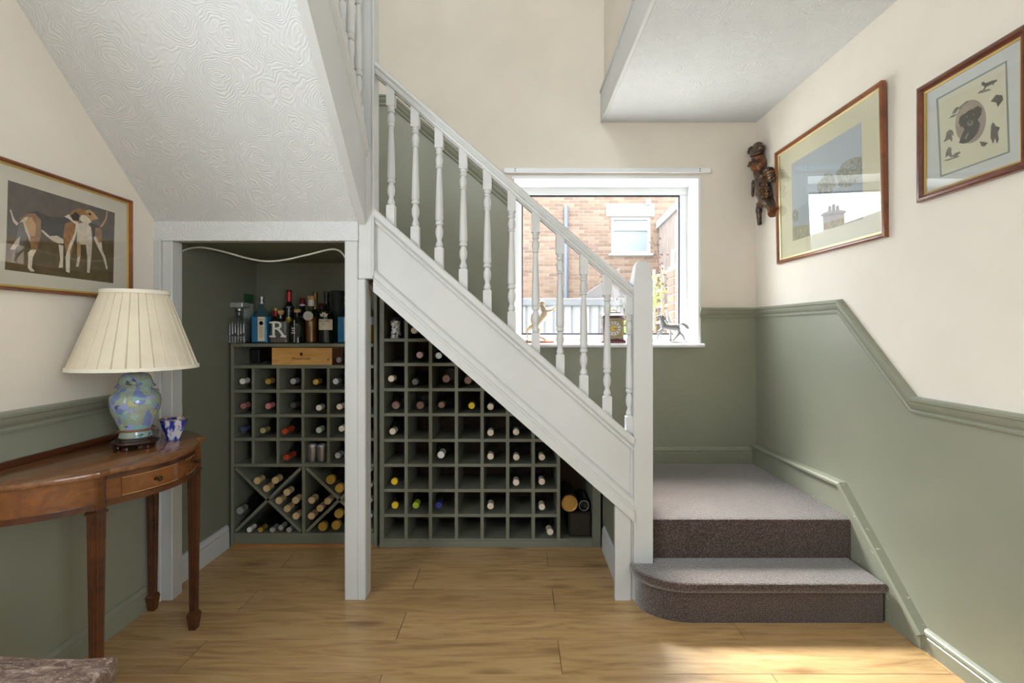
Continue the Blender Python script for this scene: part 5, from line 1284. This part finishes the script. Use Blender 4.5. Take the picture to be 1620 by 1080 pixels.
o = obj('brickwork', bm, M_bri, hs); o['kind'] = 'stuff'
M_ext = plain('white_exterior_render', srgb(150, 152, 154), .6)
bm = B(); bx(bm, lx0, lx1, HY-.03, HY+.02, lz0, lz1, .004); obj('lintel', bm, M_ext, hs)
bm = B(); bx(bm, wx0-.06, wx1+.06, HY-.07, HY+.02, wz0-.05, wz0, .004); obj('sill', bm, M_ext, hs)
bm = B(); fw = .06
for a in ((wx0, wx1, wz0, wz0+fw), (wx0, wx1, wz1-fw, wz1), (wx0, wx0+fw, wz0+fw, wz1-fw), (wx1-fw, wx1, wz0+fw, wz1-fw), (wx0+fw, wx1-fw, wz1-.30, wz1-.25)): bx(bm, a[0], a[1], HY+.03, HY+.09, a[2], a[3])
wn = obj('window', bm, M_ext, hs)
bm = B(); bx(bm, wx0+fw, wx1-fw, HY+.07, HY+.08, wz0+fw, wz1-fw); obj('frosted_pane', bm, plain('frosted_glass', srgb(112, 120, 126), .25), wn)
bm = B(); dx = (895-CX)/F*HY; lathe(bm, [(-.2, .05), (EYE-(327-CY)/F*HY, .05)], (dx, HY-.06, 0), 'z', 14); obj('downpipe', bm, plain('grey_blue_downpipe', srgb(78, 84, 96), .5), hs, 40)
bm = B(); vx = (1025-CX)/F*HY; bx(bm, vx-.06, vx+.06, HY-.04, HY+.0, lz1+.02, lz1+.14, .004); obj('vent_box', bm, M_ext, hs)
bm = B(); prism(bm, [(HY-.35, HZ1), (HY+4.5, HZ1), (HY+2.2, HZ1+1.5)], 'x', HX0-.2, HX1); obj('roof', bm, plain('brown_roof_tile', srgb(110, 88, 76), .8), hs)
bm = B(); bx(bm, HX0, HX1, HY+.25, HY+4.3, -.2, HZ1-.001); obj('house_body', bm, M_mort, hs)
# boarded side wall with pale fascia on the right
sw = thing('boarded_outbuilding', (3.6, 9.4, -.2), 'pale boarded outbuilding side with white sloping fascia at right of window view', 'outbuilding')
SX = 3.22
M_bd = plain('weathered_pink_grey_board', srgb(122, 110, 104), .8, 0, .15, 5)
bm = B(); prism(bm, [(5.2, -.2), (10.95, -.2), (10.95, 3.5), (5.2, 3.95)], 'x', SX+.03, SX+.2); obj('wall', bm, M_mort, sw)
for k in range(38):
    y = 5.2+k*.15
    bm = B(); bx(bm, SX, SX+.028, y+.004, y+.146, -.2, 3.50+(10.95-y)*.078, .004); obj('board', bm, M_bd, sw)
bm = B(); slope_bar(bm, [(SX-.05, 0), (SX-.05, .16), (SX+.35, .16), (SX+.35, 0)], 5.2, 10.95, lambda y: 3.49+(10.95-y)*.078, 'y'); obj('fascia', bm, M_ext, sw)
# low ribbed grey shed in front of the house
gs = thing('garden_shed', (.9, 8.4, -.2), 'low grey ribbed shed below the brick house', 'shed')
GY = 8.0; gx1 = (987-CX)/F*GY; gz = EYE-(472-CY)/F*GY
M_shed = plain('grey_fibre_cement', srgb(108, 110, 113), .7, 0, .06, 3)
bm = B(); bx(bm, -2.2, gx1, GY+.03, GY+1.6, -.2, gz-.03); obj('shed_body', bm, M_shed, gs)
for k in range(27):
    x = -2.2+k*.15
    if x+.145 > gx1: break
    bm = B(); prism(bm, [(x, GY+.03), (x+.03, GY), (x+.115, GY), (x+.145, GY+.03)], 'z', -.2, gz-.12); obj('ribbed_panel', bm, M_shed, gs)
bm = B(); bx(bm, -2.3, gx1+.05, GY-.06, GY+1.7, gz-.12, gz, .01); obj('roof_edge', bm, plain('dark_felt_edge', srgb(84, 86, 90), .8), gs)
bm = B(); prism(bm, [((895-CX)/F*9.6, gz-.1), ((985-CX)/F*9.6+.3, gz-.1), ((985-CX)/F*9.6, EYE-(462-CY)/F*9.6), ((955-CX)/F*9.6, EYE-(446-CY)/F*9.6)], 'y', 9.62, 10.7)
obj('lean_to_roof', bm, plain('grey_felt_roof', srgb(96, 92, 92), .85), gs)
# trellis with climber on the right, brick pier at the edge
tr = thing('garden_trellis', (1.72, 5.4, -.2), 'weathered wooden trellis panel beside the brick pier outside', 'trellis')
M_tr = plain('weathered_pale_timber', srgb(128, 116, 98), .8, 0, .15, 12)
for y in (4.95, 5.30, 5.65, 6.0, 6.35):
    bm = B(); bx(bm, 1.70, 1.725, y-.02, y+.02, -.2, 1.95 if y != 5.30 else 2.08, .003); obj('upright', bm, M_tr, tr)
for k in range(9):
    z = .35+k*.19; bm = B(); bx(bm, 1.725, 1.745, 4.9, 6.4, z-.016, z+.016, .003); obj('slat', bm, M_tr, tr)
pi_ = thing('brick_pier', (1.5, 4.35, -.2), 'red brick pier at the right edge of the window view', 'pier')
px0, px1 = 1.405, 1.72
bm = B(); bx(bm, px0+.006, px1-.006, 4.206, 4.494, -.2, 1.78); core = obj('mortar_core', bm, M_mort, pi_)
M_rb = NT('red_brick'); M_rb.base(M_rb.ramp(M_rb.add('ShaderNodeObjectInfo').outputs['Random'], [(0, srgb(90, 56, 46)), (.5, srgb(108, 72, 58)), (1, srgb(94, 68, 58))])); M_rb = M_rb.set(.9)
for k in range(26):
    z = -.2+.075*k
    for a, b in (((px0, px0+.215), (px0+.225, px1)) if k % 2 == 0 else ((px0, px0+.1), (px0+.11, px1))):
        bm = B(); bx(bm, a, b, 4.2, 4.3, z+.005, z+.07, .003); obj('brick', bm, M_rb, core)
        bm = B(); bx(bm, a, b, 4.31, 4.5, z+.005, z+.07, .003); obj('brick', bm, M_rb, core)
# climber: thin red-brown stems with small leaves and haws
cl = thing('climbing_shrub', (1.5, 5.0, -.2), 'bare climbing shrub with small dark leaves in front of the trellis', 'shrub')
rg = random.Random(11)
M_stem = plain('brown_stem', srgb(96, 74, 60), .8); M_leafd = plain('dark_red_leaf', srgb(66, 42, 46), .7, 0, .25, 9); M_leafg = plain('yellow_green_leaf', srgb(112, 128, 66), .6, 0, .2, 9)
leaves, green = B(), B()
def leaf(bm, p, s):
    a, b = rg.uniform(0, 2*PI), rg.uniform(-1, 1)
    d = Vector((math.cos(a), .4*math.sin(a*2), math.sin(a))).normalized(); n = d.cross(Vector((0, 1, .3))).normalized(); h_ = Vector((0, -.15*s, 0))
    v = [bm.verts.new(q) for q in (p, p+d*s*.5+n*s*.35+h_, p+d*s, p+d*s*.5-n*s*.35+h_)]
    bm.faces.new(v)
for k in range(13):
    x0, y0 = rg.uniform(1.45, 1.62), rg.uniform(4.85, 5.2)
    p = Vector((x0, y0, rg.uniform(.1, 1.2))); d = Vector((rg.uniform(-.35, .12), rg.uniform(-.1, .1), 1)).normalized()
    pts = [p.copy()]
    for s in range(9):
        d = (d+Vector((rg.uniform(-.3, .22), rg.uniform(-.15, .15), rg.uniform(-.15, .15)))).normalized(); p = p+d*.12; pts.append(p.copy())
        if s > 2 and p.z > 1.5:
            for _ in range(2): leaf(leaves, p+Vector((rg.uniform(-.04, .04), rg.uniform(-.03, .03), rg.uniform(-.04, .04))), rg.uniform(.02, .04))
        elif rg.random() < .5: leaf(green, p+Vector((rg.uniform(-.04, .04), 0, rg.uniform(-.04, .04))), rg.uniform(.03, .05))
    bm = B(); tube(bm, pts, [.006-.0005*i for i in range(len(pts))], 5); obj('stem', bm, M_stem, cl, 60)
for _ in range(60): leaf(green, Vector((rg.uniform(1.40, 1.5), rg.uniform(4.9, 5.2), rg.uniform(1.45, 1.75))), rg.uniform(.03, .05))
o = obj('dark_leaves', leaves, M_leafd, cl); o['kind'] = 'stuff'; o = obj('green_leaves', green, M_leafg, cl); o['kind'] = 'stuff'
bs_ = thing('leafy_bush', (1.15, 5.6, -.2), 'yellow-green leafy bush showing behind the clock', 'bush')
bm = B()
for _ in range(500):
    a, b, r = rg.uniform(0, 2*PI), rg.uniform(-1, 1), rg.random()**.4
    q = Vector((1.28+.14*r*math.cos(a), 5.6+.14*r*math.sin(a), .75+.72*b*r)); leaf(bm, q, rg.uniform(.04, .07))
o = obj('foliage', bm, M_leafg, bs_); o['kind'] = 'stuff'
bm = B(); tube(bm, [(1.28, 5.6, -.2), (1.27, 5.6, .6), (1.29, 5.6, 1.2)], [.02, .015, .006], 6); obj('stem', bm, M_stem, bs_, 60)
# far house whose chimney shows only as a reflection in the framed landscape
fh = thing('distant_house', (-19, 31, -.2), 'distant house roof with chimney reflected in the framed landscape glass', 'house')
M_rf = plain('slate_roof', srgb(120, 118, 120), .8); M_chb = plain('chimney_brick', srgb(128, 110, 104), .9)
bm = B(); bx(bm, -30, -12, 30, 37, -.2, 4.8); obj('walls', bm, M_mort, fh)
bm = B(); prism(bm, [(-30.4, 4.8), (-11.4, 4.8), (-15, 6.3), (-20, 7.85), (-23, 8.4), (-30.4, 8.4)], 'y', 29.8, 37.2); obj('roof', bm, M_rf, fh)
ch = Vector((-17.2, 30.6, 0))
bm = B(); bx(bm, ch.x-.45, ch.x+.45, ch.y-.3, ch.y+.4, 6.2, 7.95); bx(bm, ch.x-.52, ch.x+.52, ch.y-.36, ch.y+.46, 7.75, 7.9); cs = obj('chimney_stack', bm, M_chb, fh)
for k in (-.25, .0, .25):
    bm = B(); lathe(bm, [(7.95, .1), (8.3+.1*(k == 0), .085)], (ch.x+k, ch.y, 0), 'z', 10); obj('chimney_pot', bm, M_chb, cs, 40)
